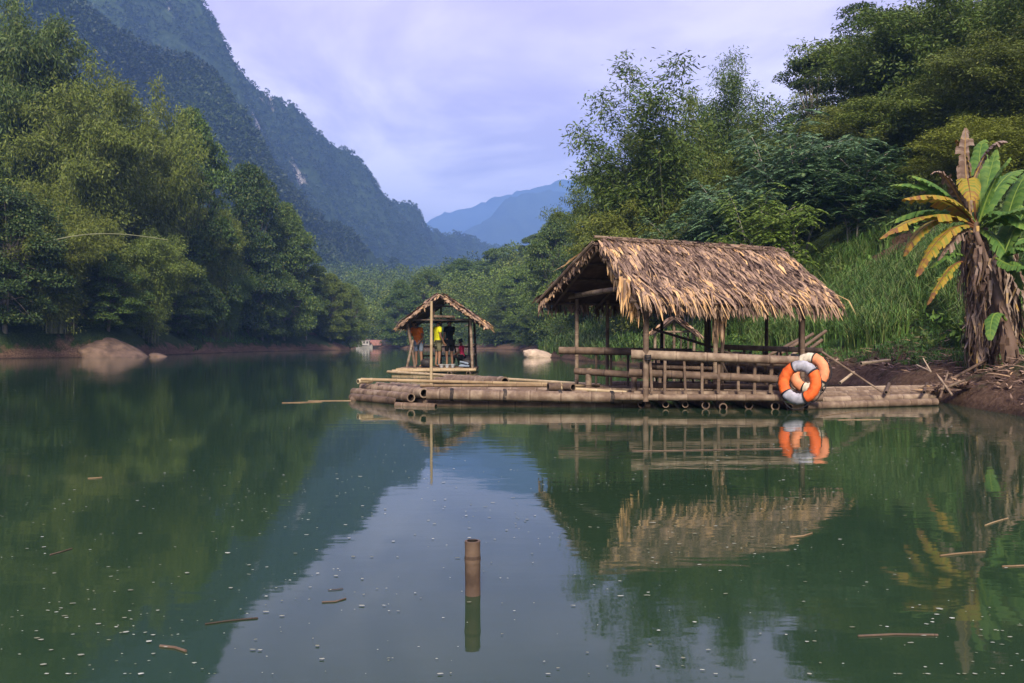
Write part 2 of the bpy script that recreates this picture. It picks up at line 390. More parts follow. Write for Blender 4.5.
# ------------------------------------------------------------------ foliage builders
def leaf_mesh(name, base, dirs, L, Wd, mat, col=None, tri=False, nrm=None, rng=RNG):
    n = len(base); d = dirs / np.maximum(np.linalg.norm(dirs, axis=1, keepdims=True), 1e-6)
    rv = rng.normal(size=(n, 3))
    if nrm is not None: rv = rv * .55 + np.cross(d, nrm)
    sd_ = rv - d * np.sum(rv * d, 1, keepdims=True); sd_ /= np.maximum(np.linalg.norm(sd_, axis=1, keepdims=True), 1e-6)
    L = np.broadcast_to(L, (n,))[:, None]; Wd = np.broadcast_to(Wd, (n,))[:, None]
    tip = base + d * L; mid = base + d * L * .45
    if tri:
        V = np.stack([base - sd_ * Wd * .5, tip, base + sd_ * Wd * .5], 1); k = 3
    else:
        V = np.stack([base, mid - sd_ * Wd * .5, tip, mid + sd_ * Wd * .5], 1); k = 4
    me = bpy.data.meshes.new(name)
    me.vertices.add(n * k); me.vertices.foreach_set('co', V.reshape(-1).astype(np.float32))
    me.loops.add(n * k); me.loops.foreach_set('vertex_index', np.arange(n * k, dtype=np.int32))
    me.polygons.add(n); me.polygons.foreach_set('loop_start', np.arange(0, n * k, k, dtype=np.int32))
    me.update(calc_edges=True)
    a = me.attributes.new('rnd', 'FLOAT', 'FACE'); a.data.foreach_set('value', rng.random(n).astype(np.float32))
    if col is not None:
        a = me.attributes.new('col', 'FLOAT_COLOR', 'FACE')
        a.data.foreach_set('color', np.concatenate([col, np.ones((n, 1))], 1).reshape(-1).astype(np.float32))
    me.materials.append(mat); return me
def unit(v): return v / np.maximum(np.linalg.norm(v, axis=-1, keepdims=True), 1e-6)

def bamboo_meshes(seed, ncul=42, spread=5.0, ht=14.0, nleaf=26000, L=.42, Wd=.085, droop=.42, low=.12, upright=False):
    rng = np.random.default_rng(seed)
    az_ = rng.random(ncul) * 2 * np.pi; hh_ = ht * (.55 + .5 * rng.random(ncul) ** .7); sp_ = spread * (.15 + .85 * rng.random(ncul) ** .6)
    cmb_ = MB(); paths = []
    for i in range(ncul):
        t_ = np.linspace(0, 1, 12); dr = np.array([math.cos(az_[i]), math.sin(az_[i])])
        b0 = rng.normal(size=2) * .5
        rad = sp_[i] * t_ ** 2.0
        z = hh_[i] * (t_ * 1.0 - droop * (sp_[i] / spread) * t_ ** 4)
        pth = np.stack([b0[0] + dr[0] * rad, b0[1] + dr[1] * rad, z], 1); paths.append(pth)
        cmb_.tube([Vector(p) for p in pth[:9]], list(np.linspace(.055, .018, 9)), n=5, tone=float(rng.uniform(.3, .8)), cap=False)
    paths = np.array(paths)
    # leafy side twigs grouped in plumes
    ntw = nleaf // 12
    ci = rng.integers(0, ncul, ntw); tt = low + (1 - low) * rng.random(ntw) ** .8
    f = tt * 11; i0 = np.clip(f.astype(int), 0, 10); fr = (f - i0)[:, None]
    p = paths[ci, i0] * (1 - fr) + paths[ci, i0 + 1] * fr
    out_ = unit(rng.normal(size=(ntw, 3)) * np.array([1, 1, .5])); reach = rng.uniform(.15, 1.15, ntw) * (1.15 - .7 * tt)
    tw = p + out_ * reach[:, None]; tw[:, 2] -= reach * .25
    base = np.repeat(tw, 12, 0) + rng.normal(size=(ntw * 12, 3)) * .20
    dd = np.repeat(out_, 12, 0) * .7 + rng.normal(size=(ntw * 12, 3)) * .55; dd[:, 2] -= .55
    base[:, 2] = np.maximum(base[:, 2], .15)
    n = len(base)
    me = leaf_mesh('crown', base, dd, L * rng.uniform(.6, 1.25, n), Wd * rng.uniform(.7, 1.3, n), M['leaf'], rng=rng)
    return me, cmb_
def mbmesh(mb, name, mat):
    me = bpy.data.meshes.new(name); me.from_pydata(mb.v, [], mb.f); me.update()
    a = me.attributes.new('tone', 'FLOAT', 'FACE'); a.data.foreach_set('value', np.array(mb.t, dtype=np.float32))
    me.shade_smooth(); me.materials.append(mat); return me

def broad_meshes(seed, ht=12.0, rad=4.5, nclump=60, nleaf=22000, L=.30, Wd=.15, low=.25, flat=.55):
    """trunk with limbs, clumps of leaves at branch ends"""
    rng = np.random.default_rng(seed); mb = MB()
    top = Vector((rng.normal() * .4, rng.normal() * .4, ht * .62))
    tp = [Vector((0, 0, 0)), top * .35 + Vector((rng.normal() * .2, 0, 0)), top * .7, top]
    mb.tube(tp, [ht * .018, ht * .014, ht * .011, ht * .007], n=7, tone=.5, cap=False)
    cl = []
    for i in range(nclump):
        u = rng.random(); zz = low + (1 - low) * u
        prof = math.sin(math.pi * min(1, (zz - low) / (1 - low) * .85 + .15)) ** .6
        a = rng.random() * 6.28; r = rad * prof * (rng.random() ** .45)
        c_ = Vector((math.cos(a) * r, math.sin(a) * r, ht * zz * (1 - .03 * rng.random()) - r * .12))
        cl.append((c_, rad * rng.uniform(.16, .34)))
        st = top * rng.uniform(.3, .95) if c_.z > top.z * .5 else top * rng.uniform(.2, .5)
        mid = (st + c_) / 2 + Vector((0, 0, rng.uniform(-.3, .5)))
        mb.tube([st, mid, c_], [ht * .005, ht * .0035, ht * .0015], n=5, tone=.45, cap=False)
    sizes = np.array([s ** 2 for _, s in cl]); cnt = (nleaf * sizes / sizes.sum()).astype(int)
    B, D, NN = [], [], []
    for (c_, s), k in zip(cl, cnt):
        o_ = unit(rng.normal(size=(k, 3))); o_[:, 2] = np.abs(o_[:, 2]) * 1.0 - .25
        r = s * (.55 + .5 * rng.random(k))[:, None]
        B.append(np.array(c_) + o_ * r * np.array([1, 1, flat])); D.append(o_ * .8 + rng.normal(size=(k, 3)) * .5 + np.array([0, 0, -.25])); NN.append(o_ + np.array([0, 0, .8]))
    B = np.concatenate(B); D = np.concatenate(D); NN = np.concatenate(NN); n = len(B)
    return leaf_mesh('crown', B, D, L * rng.uniform(.6, 1.3, n), Wd * rng.uniform(.7, 1.3, n), M['leaf'], nrm=NN, rng=rng), mb

def spray_meshes(seed, ht=7.0, rad=3.2, nspray=900, stems=4):
    """slender multi-stemmed tree with layers of drooping compound leaves"""
    rng = np.random.default_rng(seed); mb = MB(); tips = []
    for s in range(stems):
        a = 6.28 * s / stems + rng.random(); ln = rng.uniform(.15, .45) * rad
        h_ = ht * rng.uniform(.7, .95)
        pts = [Vector((math.cos(a) * .15, math.sin(a) * .15, 0)), Vector((math.cos(a) * ln * .5, math.sin(a) * ln * .4, h_ * .4)), Vector((math.cos(a) * ln, math.sin(a) * ln, h_ * .8))]
        mb.tube(pts, [.055, .04, .02], n=6, tone=.7, cap=False)
        for q in range(11):
            u = rng.uniform(.35, 1); st = pts[1].lerp(pts[2], max(0, (u - .4) / .6)) if u > .4 else pts[0].lerp(pts[1], u / .4)
            a2 = rng.random() * 6.28; l2 = rad * rng.uniform(.3, .75)
            en = st + Vector((math.cos(a2) * l2, math.sin(a2) * l2, rng.uniform(.1, .28) * ht)); en.z = min(en.z, ht)
            mb.tube([st, (st + en) / 2 + Vector((0, 0, .15)), en], [.025, .018, .009], n=5, tone=.75, cap=False)
            tips.append((st, en))
    B, D, NN = [], [], []
    for i in range(nspray):
        st, en = tips[rng.integers(len(tips))]; p = np.array(st.lerp(en, rng.uniform(.35, 1.08)))+ rng.normal(size=3) * np.array([.25, .25, .10])
        a = rng.random() * 6.28; el = rng.uniform(-.05, .45)
        d = np.array([math.cos(a) * math.cos(el), math.sin(a) * math.cos(el), math.sin(el)]); sdv = np.array([-math.sin(a), math.cos(a), 0])
        LL = rng.uniform(.55, 1.0)
        for q in range(11):
            u = (q + 1) / 11; pos = p + d * LL * u + np.array([0, 0, -.45 * u * u * LL])
            for sg in (-1, 1):
                B.append(pos); D.append(sdv * sg * .9 + d * .45 + np.array([0, 0, -.35 - .2 * rng.random()])); NN.append([0, 0, 1])
    B = np.array(B); D = np.array(D); NN = np.array(NN, float); n = len(B)
    u = rng.uniform(.7, 1.2, n)
    return leaf_mesh('crown', B, D, .22 * u, .075 * u, M['leaf'], nrm=NN * 1.6, rng=rng), mb

LIB = {}
def lib(key, fn, tm):
    me, mb = fn; LIB[key] = (me, mbmesh(mb, 'trunk', tm))
for i in range(3): lib('bam%d' % i, bamboo_meshes(100 + i, ncul=46 + 4 * i, spread=5.0 + .4 * i, nleaf=80000, L=.27, Wd=.065), M['culmgreen'])
for i in range(2): lib('plume%d' % i, bamboo_meshes(120 + i, ncul=20, spread=3.0, nleaf=30000, L=.22, Wd=.055, droop=.18, low=.3), M['culmgreen'])
for i in range(3): lib('broad%d' % i, broad_meshes(200 + i, nleaf=48000, L=.24, Wd=.12), M['bark'])
for i in range(2): lib('airy%d' % i, broad_meshes(220 + i, nclump=34, nleaf=20000, rad=4.2, low=.3, flat=.4, L=.19, Wd=.09), M['bark'])
for i in range(3): lib('spray%d' % i, spray_meshes(300 + i), M['bark'])
for i in range(2): lib('mass%d' % i, broad_meshes(240 + i, nclump=130, nleaf=52000, flat=.85, L=.26, Wd=.13, low=.08), M['bark'])
NOM = {'bam': (14.0, 11.0), 'plume': (14.0, 6.5), 'broad': (12.0, 9.5), 'airy': (12.0, 9.0), 'spray': (7.0, 6.4), 'mass': (12.0, 9.5)}
OL = (.135, .175, .028); DG = (.052, .088, .020); MG = (.085, .135, .026); LG = (.125, .190, .032); BG = (.11, .195, .085); YG = (.20, .22, .028)
CATN = {'bam': ('bamboo_clump', 'bamboo'), 'plume': ('bamboo_clump', 'bamboo'), 'broad': ('broadleaf_tree', 'tree'), 'airy': ('broadleaf_tree', 'tree'), 'spray': ('slender_tree', 'tree'), 'mass': ('leafy_tree', 'tree')}
def tree(kind, px, ytop, d, wd, col, label, group, rz=None):
    x = (px - CX) / F * d; z0 = Hs(x, d) - .1; zt = CH + (HY - ytop) / F * d
    key = kind.rstrip('0123456789'); nh, nw = NOM[key]; cn, cat = CATN[key]
    r = empty(cn, (x, d, z0), random.random() * 6.28 if rz is None else rz)
    sz = max((zt - z0), 1.5) / (nh * .97); sx = wd / nw; r.scale = (sx, sx, sz)
    tag(r, label, cat, group)
    me, tm = LIB[kind]
    c_ = link('crown', me, None, r); j = random.uniform(.9, 1.1); c_.color = (col[0] * j, col[1], col[2] * random.uniform(.9, 1.1), 1)
    link('trunk' if key not in ('bam', 'plume') else 'culms', tm, None, r)
    return r
GL = 'trees and bamboo along the left bank'; GR = 'trees and bamboo on the right bank'; GM = 'trees on the middle shore across the river'
def mixcol(a, b, f): return tuple(a[i] * (1 - f) + b[i] * f for i in range(3))
LT = [
 ('bam0', 15, -60, 70, 14, mixcol(DG, OL, .35), 'tallest dark bamboo clump cut by the left frame edge, rising past the top'),
 ('bam1', 95, 40, 68, 13, OL, 'huge rounded olive bamboo clump above the boulder on the left bank'),
 ('bam2', 150, 62, 78, 12, OL, 'olive bamboo clump with a domed top just right of the huge rounded one'),
 ('mass0', 192, 125, 90, 10, MG, 'green tree stepping down beside the domed bamboo on the left bank'),
 ('bam2', 55, 165, 61, 9, OL, 'low arching olive bamboo in front at the far left above the bare soil'),
 ('bam0', 148, 205, 71, 9, mixcol(OL, LG, .5), 'yellowish feathery bamboo leaning over the boulder on the left bank'),
 ('mass1', 5, 190, 58, 8, DG, 'dark leafy tree at the left frame edge beside the water'),
 ('bam1', 212, 182, 91, 9, mixcol(OL, LG, .4), 'light olive bamboo midway along the left bank'),
 ('mass0', 108, 258, 65, 6, MG, 'low bushy tree right behind the brown boulder'),
 ('mass1', 248, 172, 105, 10, DG, 'dark round broadleaf tree behind the light olive bamboo midway along the left bank'),
 ('mass0', 284, 212, 113, 9, MG, 'mid green broadleaf tree stepping down from the dark round tree on the left bank'),
 ('bam0', 226, 238, 97, 7, LG, 'low bright yellow-green bamboo above the strip of grass on the left bank'),
 ('mass1', 262, 252, 107, 7, MG, 'rounded low green tree overhanging the water to the right of the grass strip'),
 ('broad2', 306, 252, 119, 7, mixcol(DG, MG, .5), 'dark green tree near the right end of the left bank'),
 ('mass0', 330, 278, 125, 6.5, mixcol(MG, OL, .4), 'brownish green round tree next to last on the left bank'),
 ('mass1', 350, 286, 130, 5.5, mixcol(MG, OL, .2), 'last small tree at the tip of the left bank'),
 ('mass1', 178, 262, 84, 7, MG, 'squat leafy tree under the domed bamboo at the waterside of the left bank'),
 ('bam2', 125, 150, 82, 9, DG, 'dark narrow bamboo filling the gap between the two big olive clumps'),
]
for a in LT: tree(*a, GL)
RT = [
 ('plume0', 648, 52, 46, 10, MG, 'tall airy bamboo clump rising above the left half of the big thatched roof'),
 ('bam1', 672, 85, 48, 8, mixcol(MG, OL, .4), 'dense bamboo just right behind the tall airy clump'),
 ('plume1', 738, 45, 50, 6, MG, 'thin feathery bamboo with two bare plumes against the sky'),
 ('bam2', 606, 150, 62, 9, mixcol(MG, OL, .3), 'rounded dark bamboo at the left foot of the tall airy clump'),
 ('bam0', 650, 168, 45, 8.5, OL, 'broad olive bamboo dome over the left end of the roof ridge'),
 ('airy0', 592, 180, 80, 9, DG, 'dark loose tree whose branch sticks out left over the far blue mountain'),
 ('airy1', 700, 125, 52, 6, MG, 'gappy small tree between the airy bamboo and the thin feathery plumes'),
 ('bam1', 775, 112, 46, 9, OL, 'olive bamboo slope behind the layered slender tree'),
 ('airy0', 815, 62, 48, 8, DG, 'dark open-crowned tree on the skyline left of the steep forested hill'),
 ('airy1', 862, 12, 48, 9, DG, 'highest dark open-crowned tree silhouetted near the top of the photo'),
 ('bam0', 905, -25, 44, 11, mixcol(MG, OL, .6), 'large bamboo clump meeting the top frame edge on the right hill'),
 ('bam2', 965, -50, 40, 12, mixcol(MG, OL, .4), 'dark bamboo mass above the banana plants running out of the top of the photo'),
 ('bam1', 1020, 10, 34, 9, mixcol(MG, OL, .6), 'dark bamboo at the right frame edge above the banana leaves'),
 ('bam0', 925, 70, 38, 9, OL, 'olive bamboo draping down the hill left of the banana plants'),
 ('bam2', 862, 95, 41, 9, OL, 'yellow olive bamboo behind the top of the layered slender tree'),
 ('bam1', 985, 108, 31, 6.5, YG, 'small yellow-green bamboo just behind the top of the dry banana leaf'),
 ('mass0', 560, 222, 105, 9, MG, 'green tree on the shore just left of the dark loose tree'),
 ('mass1', 600, 250, 72, 8, mixcol(MG, OL, .4), 'low rounded tree behind the left gable of the big hut'),
 ('spray0', 792, 104, 36.0, 7.0, BG, 'layered slender tree with a dark flat top in the middle of the right bank'),
 ('spray1', 735, 160, 37.2, 6.0, BG, 'bluish layered tree behind the middle of the roof ridge'),
 ('spray2', 852, 150, 34.2, 5.2, mixcol(BG, MG, .4), 'layered slender tree with pale stems right of the dark flat-topped one'),
 ('spray1', 690, 205, 40.8, 5.5, mixcol(BG, MG, .3), 'low layered tree touching the left part of the roof ridge'),
 ('spray0', 762, 175, 33.0, 4.6, LG, 'yellow-green layered sapling just above the right end of the roof ridge'),
]
for a in RT: tree(*a, GR)
MT = [
 ('mass0', 400, 285, 168, 9, MG, 'leftmost round tree on the middle shore beside the far boats'),
 ('mass1', 428, 272, 172, 10, mixcol(MG, OL, .3), 'round tree behind the roof peak of the small hut'),
 ('broad0', 462, 262, 180, 11, MG, 'wide tree on the middle shore right of the small roof peak'),
 ('broad1', 500, 248, 190, 12, mixcol(MG, LG, .3), 'high tree on the middle hill below the far blue peak'),
 ('broad2', 540, 236, 180, 12, MG, 'highest round tree on the middle hill near the right end'),
 ('mass0', 522, 270, 140, 9, LG, 'light green round tree halfway down the middle hill'),
 ('mass1', 505, 300, 138, 7, mixcol(MG, DG, .5), 'dark low tree by the water right of the small hut'),
 ('bam0', 548, 285, 120, 8, mixcol(LG, OL, .4), 'feathery bamboo above the bright grass behind the pale rock'),
 ('mass0', 535, 300, 124, 6, MG, 'small tree left of the feathery bamboo above the bright grass'),
 ('broad0', 575, 258, 110, 8, MG, 'tree left behind the gable tip of the big hut'),
]
for a in MT: tree(*a, GM)

# dense woods nobody could count: one mesh each for left, middle and right slopes
def woods(name, pts, label, hmin, hmax, seed, cols, kk=1.0, per=None):
    rng = np.random.default_rng(seed); B, D, NN, CL, LL = [], [], [], [], []
    for (x, y) in pts:
        z = Hs(x, y); dist = math.hypot(x, y); hgt_ = rng.uniform(hmin, hmax); rad = hgt_ * rng.uniform(.30, .45)
        ls = max(.16, dist / F * 2.1); n = int(kk * 8.0 * rad * hgt_ / (ls * ls)); n = min(n, 7000)
        ncl = 22; cc = unit(rng.normal(size=(ncl, 3))) * rad * rng.uniform(.35, .95, (ncl, 1)); cc[:, 2] = cc[:, 2] * hgt_ * .5 / rad + hgt_ * .52
        ci = rng.integers(0, ncl, n); o_ = unit(rng.normal(size=(n, 3))); o_[:, 2] = np.abs(o_[:, 2]) - .25
        B.append(np.array([x, y, z]) + cc[ci] + o_ * rad * .36 * rng.uniform(.6, 1.1, (n, 1)))
        D.append(o_ + rng.normal(size=(n, 3)) * .5 + [0, 0, -.3]); NN.append(o_ + [0, 0, .7])
        c_ = np.array(mixcol(cols[rng.integers(len(cols))], cols[rng.integers(len(cols))], rng.random())); CL.append(np.tile(c_, (n, 1))); LL.append(np.full(n, ls))
    B = np.concatenate(B); D = np.concatenate(D); NN = np.concatenate(NN); CL = np.concatenate(CL); LL = np.concatenate(LL); n = len(B)
    me = leaf_mesh(name, B, D, LL * rng.uniform(.8, 1.4, n), LL * rng.uniform(.35, .7, n), M['leafcol'], col=CL, nrm=NN, rng=rng)
    o = link(name, me, None); tag(o, label, 'woods', kind='stuff'); print(name, n); return o
def scatter(n, region, cond, sp, seed):
    rng = np.random.default_rng(seed); pts = []
    cell = {}
    for _ in range(n):
        x = rng.uniform(region[0], region[1]); y = rng.uniform(region[2], region[3])
        s_ = sp(x, y) if callable(sp) else sp
        if not cond(x, y): continue
        k = (int(x // 8), int(y // 8)); ok = True
        for a in (-1, 0, 1):
            for b_ in (-1, 0, 1):
                for (u, v) in cell.get((k[0] + a, k[1] + b_), ()):
                    if (u - x) ** 2 + (v - y) ** 2 < s_ * s_: ok = False
        if ok: cell.setdefault(k, []).append((x, y)); pts.append((x, y))
    return pts
def sL(x, y): return float(np.interp(y, YL, XL)) - x
def sR(x, y): return x - float(np.interp(y, YR, XR))
def inview(x, y, m=60): return -m < CX + F * x / y < 1024 + m
woods('left_bank_woods', scatter(9000, (-110, -22, 50, 198), lambda x, y: 5 < sL(x, y) < 55 and inview(x, y, 90), 4.6, 1),
      'dense mixed green woods climbing the slope behind the left bank bamboo', 7, 12, 2, [DG, MG, MG, OL])
woods('valley_woods', scatter(9000, (-130, 30, 203, 420), lambda x, y: inview(x, y, 20) and sR(x, y) < 400 and not (x > 0 and y > 300), lambda x, y: 5.5 if y < 300 else 7.5, 3),
      'hazy green woods filling the valley floor beyond the far boats', 7, 12, 5, [DG, MG, MG, LG], kk=.8)
woods('middle_hill_woods', scatter(9000, (-60, 70, 100, 202), lambda x, y: 3 < sR(x, y) < 85 and inview(x, y, 20) and (CX + F * x / y) < 680, 4.8, 7),
      'billowing green woods covering the middle hill across the river', 7, 12, 8, [MG, LG, LG, OL, LG])
woods('right_hill_woods', scatter(9000, (8, 75, 38, 100), lambda x, y: 6.5 < sR(x, y) < 45 and inview(x, y, 90) and (CX + F * x / y) > 600, 4.6, 9),
      'dense dark woods on the steep right hill behind the bamboo', 6, 10, 12, [MG, MG, OL], kk=.9)
tf = np.concatenate(TUFT); rg_ = np.random.default_rng(91); kf = 30; nt_ = len(tf)
o_ = unit(rg_.normal(size=(nt_ * kf, 3))); o_[:, 2] = np.abs(o_[:, 2]) * 1.2 - .2
tr_ = np.repeat(rg_.uniform(1.2, 3.0, nt_), kf)[:, None]
cb = np.array([DG, DG, mixcol(DG, MG, .5)])[rg_.integers(0, 3, nt_)] * (.20 + .62 * vnoise(tf[:, 0] / 30, tf[:, 2] / 30, 8))[:, None]
me = leaf_mesh('mountain_forest', np.repeat(tf, kf, 0) + o_ * tr_ * rg_.uniform(.5, 1, (nt_ * kf, 1)) + [0, 0, 1.0], o_ + rg_.normal(size=o_.shape) * .5, rg_.uniform(.9, 2.0, nt_ * kf), rg_.uniform(.7, 1.5, nt_ * kf), M['farleaf'], col=np.repeat(cb, kf, 0), tri=True, nrm=o_, rng=rg_)
o = link('mountain_forest', me, None); tag(o, 'forest of small tree crowns covering the steep mountain', 'forest', kind='stuff')
# low undergrowth
woods('left_undergrowth', scatter(6000, (-48, -22, 52, 190), lambda x, y: 2.0 < sL(x, y) < 7, 1.7, 13),
      'low tangled shrubs along the top of the left soil bank', 1.2, 3.6, 14, [DG, DG, MG, mixcol(DG, OL, .5)], kk=.55)
woods('middle_undergrowth', scatter(6000, (-34, 16, 66, 198), lambda x, y: .5 < sR(x, y) < 7 and y > 85 , 2.0, 15),
      'low shrubs at the foot of the middle shore', 1.5, 4.2, 16, [MG, DG, MG], kk=.55)
woods('right_undergrowth', scatter(8000, (7, 40, 19, 62), lambda x, y: 4.6 < sR(x, y) < 24 and (CX + F * x / y) > 590 and not (math.hypot(x - 13.6, (y - 30.5) * .6) < 1.5), 1.9, 17),
      'shaded shrubs under the trees of the right slope', .8, 2.4, 18, [DG, MG, OL, LG], kk=.95)

woods('slope_weeds', scatter(5000, (8, 26, 16.5, 40), lambda x, y: 1.6 < sR(x, y) < 8 and vnoise(np.array([x * .45]), np.array([y * .45]), 71)[0] > .58, .8, 19),
      'low leafy weeds mixed into the grass of the right slope', .35, 1.0, 20, [LG, MG, (.13, .24, .045)], kk=1.0)
# grass
def grass(name, n, region, cond, L0, L1, wd, label, seed, cols, lean=.5, tuft=9):
    rng = np.random.default_rng(seed)
    m_ = n // tuft; X = rng.uniform(region[0], region[1], m_ * 3); Y = rng.uniform(region[2], region[3], m_ * 3)
    ok = cond(X, Y); X = X[ok][:m_]; Y = Y[ok][:m_]; Z = H(X, Y)
    k = Z > .12; X, Y, Z = X[k], Y[k], Z[k]
    X = np.repeat(X, tuft) ; Y = np.repeat(Y, tuft); Z = np.repeat(Z, tuft); n = len(X)
    hl = np.repeat(rng.uniform(L0, L1, n // tuft), tuft) * rng.uniform(.6, 1.1, n)
    a = rng.random(n) * 6.28; le = rng.uniform(.1, 1, n) * lean
    dx = np.cos(a) * le; dy = np.sin(a) * le
    b0 = np.stack([X + rng.normal(size=n) * .05, Y + rng.normal(size=n) * .05, Z - .03], 1)
    d1 = unit(np.stack([dx * .4, dy * .4, np.ones(n)], 1)); d2 = unit(np.stack([dx * 1.6, dy * 1.6, .8 * np.ones(n)], 1)); d3 = unit(np.stack([dx * 2, dy * 2, -.35 * np.ones(n)], 1))
    p1 = b0 + d1 * hl[:, None] * .45; p2 = p1 + d2 * hl[:, None] * .33; p3 = p2 + d3 * hl[:, None] * .3
    q = rng.random(n) * 6.28; s_ = np.stack([np.cos(q), np.sin(q), np.zeros(n)], 1) * wd * .5
    V = np.stack([b0 - s_ * .6, b0 + s_ * .6, p1 + s_, p1 - s_, p2 + s_ * .7, p2 - s_ * .7, p3], 1)
    me = bpy.data.meshes.new(name); me.vertices.add(n * 7); me.vertices.foreach_set('co', V.reshape(-1).astype(np.float32))
    o7 = np.arange(n)[:, None] * 7
    idx = np.concatenate([o7 + np.array([[0, 1, 2, 3]]), o7 + np.array([[3, 2, 4, 5]]), o7 + np.array([[5, 4, 6]])], 1).reshape(-1)
    st = (np.arange(n)[:, None] * 11 + np.array([[0, 4, 8]])).reshape(-1)
    me.loops.add(n * 11); me.loops.foreach_set('vertex_index', idx.astype(np.int32))
    me.polygons.add(n * 3); me.polygons.foreach_set('loop_start', st.astype(np.int32)); me.update(calc_edges=True)
    ra = np.repeat(rng.random(n), 3); at_ = me.attributes.new('rnd', 'FLOAT', 'FACE'); at_.data.foreach_set('value', ra.astype(np.float32))
    cl = np.array(cols)[rng.integers(0, len(cols), n // tuft)]; cl = np.repeat(np.repeat(cl, tuft, 0), 3, 0)
    at_ = me.attributes.new('col', 'FLOAT_COLOR', 'FACE'); at_.data.foreach_set('color', np.concatenate([cl, np.ones((n * 3, 1))], 1).reshape(-1).astype(np.float32))
    me.materials.append(M['leafcol']); o = link(name, me, None); tag(o, label, 'grass', kind='stuff'); print(name, n); return o
vR = lambda X, Y: X - np.interp(Y, YR, XR)
vL = lambda X, Y: np.interp(Y, YL, XL) - X
pxv = lambda X, Y: CX + F * X / Y
GG = [(.10, .20, .042), (.13, .24, .05), (.075, .15, .036), (.18, .23, .07)]
grass('tall_grass', 120000, (8, 22, 17.5, 36), lambda X, Y: (vR(X, Y) > 1.9 + .7 * np.sin(Y * 2.1)) & (vR(X, Y) < 7.8) & (fbm(X * .6, Y * .6, 61, 3) > .40) & (np.hypot(X - 13.6, (Y - 30.5) * .6) > .9 + fbm(X, Y, 4, 3)), .45, 1.5, .024, 'tall arching green grass covering the right slope below the trees', 31, GG)
grass('short_grass', 90000, (3, 18, 15.5, 60), lambda X, Y: (vR(X, Y) > np.where(Y > 26, .2, .75)) & (vR(X, Y) < 3.6), .10, .26, .018, 'short bright green grass on top of the right soil bank', 32, [(.08, .17, .035), (.06, .13, .03)], lean=.8)
grass('shore_grass', 70000, (2, 30, 34, 95), lambda X, Y: (vR(X, Y) > .25) & (vR(X, Y) < 9) & (pxv(X, Y) < 720), .5, 1.3, .06, 'light green grass on the shore behind the pale rock', 33, [(.09, .16, .04), (.06, .12, .03), (.11, .17, .05)])
grass('left_bank_grass', 30000, (-42, -24, 55, 125), lambda X, Y: (vL(X, Y) > .4) & (vL(X, Y) < 2.6) & (fbm(X * .2, Y * .2, 77, 3) > .47), .2, .7, .06, 'patches of grass on the ledge of the left bank', 34, [(.07, .14, .03), (.05, .09, .03)])
grass('bright_strip_grass', 9000, (-36, -27, 88, 106), lambda X, Y: (vL(X, Y) > .5) & (vL(X, Y) < 3), .2, .45, .07, 'bright green strip of grass by the water midway along the left bank', 35, [(.09, .20, .03)])
# ------------------------------------------------------------------ thatch
def thatch_slope(mb, A, B, Cc, D, rows, per, L, wd, seed, thick=.05, lift=.02, tip_tone=.25, over=.25):
    """A-B ridge line, D-C eave line (A above D, B above C): rows of dried palm strips, lower rows first"""
    rng = random.Random(seed); A, B, Cc, D = map(Vector, (A, B, Cc, D))
    nrm = (B - A).cross(D - A).normalized()
    if nrm.z < 0: nrm = -nrm
    for r in range(rows):
        v = 1 - r / rows                       # 1 = eave row
        for k in range(per):
            u = (k + rng.uniform(-.7, .7)) / per; u = min(max(u, -.015), 1.015)
            vv = v - rng.uniform(0, .75) / rows - .03
            vv = max(.03, vv)
            top = A.lerp(B, u).lerp(D.lerp(Cc, u), max(0, vv - L / max((D - A).length, .1) * .5))
            dn = (D.lerp(Cc, u) - A.lerp(B, u)).normalized(); al = (B - A).normalized()
            dr = (dn + al * rng.gauss(0, .25) + nrm * rng.uniform(-.05, .05)).normalized()
            ln = L * rng.uniform(.35, 1.3); w_ = wd * rng.uniform(.4, 1.8)
            sd_ = dr.cross(nrm).normalized(); tw = nrm * rng.uniform(-.5, .5) * w_
            h = lift + rng.uniform(0, .05)
            p0 = top + nrm * (h + .03); p1 = p0 + dr * ln * .6 + nrm * rng.uniform(-.01, .03); p2 = p1 + dr * ln * .4 + Vector((0, 0, -rng.uniform(.0, .09))) * (2.2 if r == 0 else 1)
            tn = rng.gauss(.38, .19) + (tip_tone * rng.random() if r <= 1 else 0) + (.25 if rng.random() < .10 else 0)
            tn = min(max(tn, .05), .98)
            a = [mb.addv(p0 - sd_ * w_ * .5), mb.addv(p0 + sd_ * w_ * .5), mb.addv(p1 + sd_ * w_ * .5 + tw), mb.addv(p1 - sd_ * w_ * .5 - tw)]
            mb.face(a, tn)
            if rng.random() < .5:
                e = [mb.addv(p2 + sd_ * w_ * .12), mb.addv(p2 - sd_ * w_ * .12)]
                mb.face([a[3], a[2], e[0], e[1]], min(1, tn + .08))
            else:                               # split tip
                m_ = mb.addv(p1 + dr * .02)
                e1 = mb.addv(p2 + sd_ * w_ * .7); e2 = mb.addv(p2 - sd_ * w_ * .7 + dr * .04)
                mb.face([a[2], e1, m_], min(1, tn + .08)); mb.face([a[3], m_, e2], min(1, tn + .12))
    # packed under-layer with real thickness
    a = [A, B, Cc, D]; top = [mb.addv(p + nrm * .035) for p in a]; bot = [mb.addv(p - nrm * thick * .4) for p in a]
    mb.face(top, .3); mb.face(bot[::-1], .22)
    for i in range(4): mb.face([top[i], bot[i], bot[(i + 1) % 4], top[(i + 1) % 4]], .2)
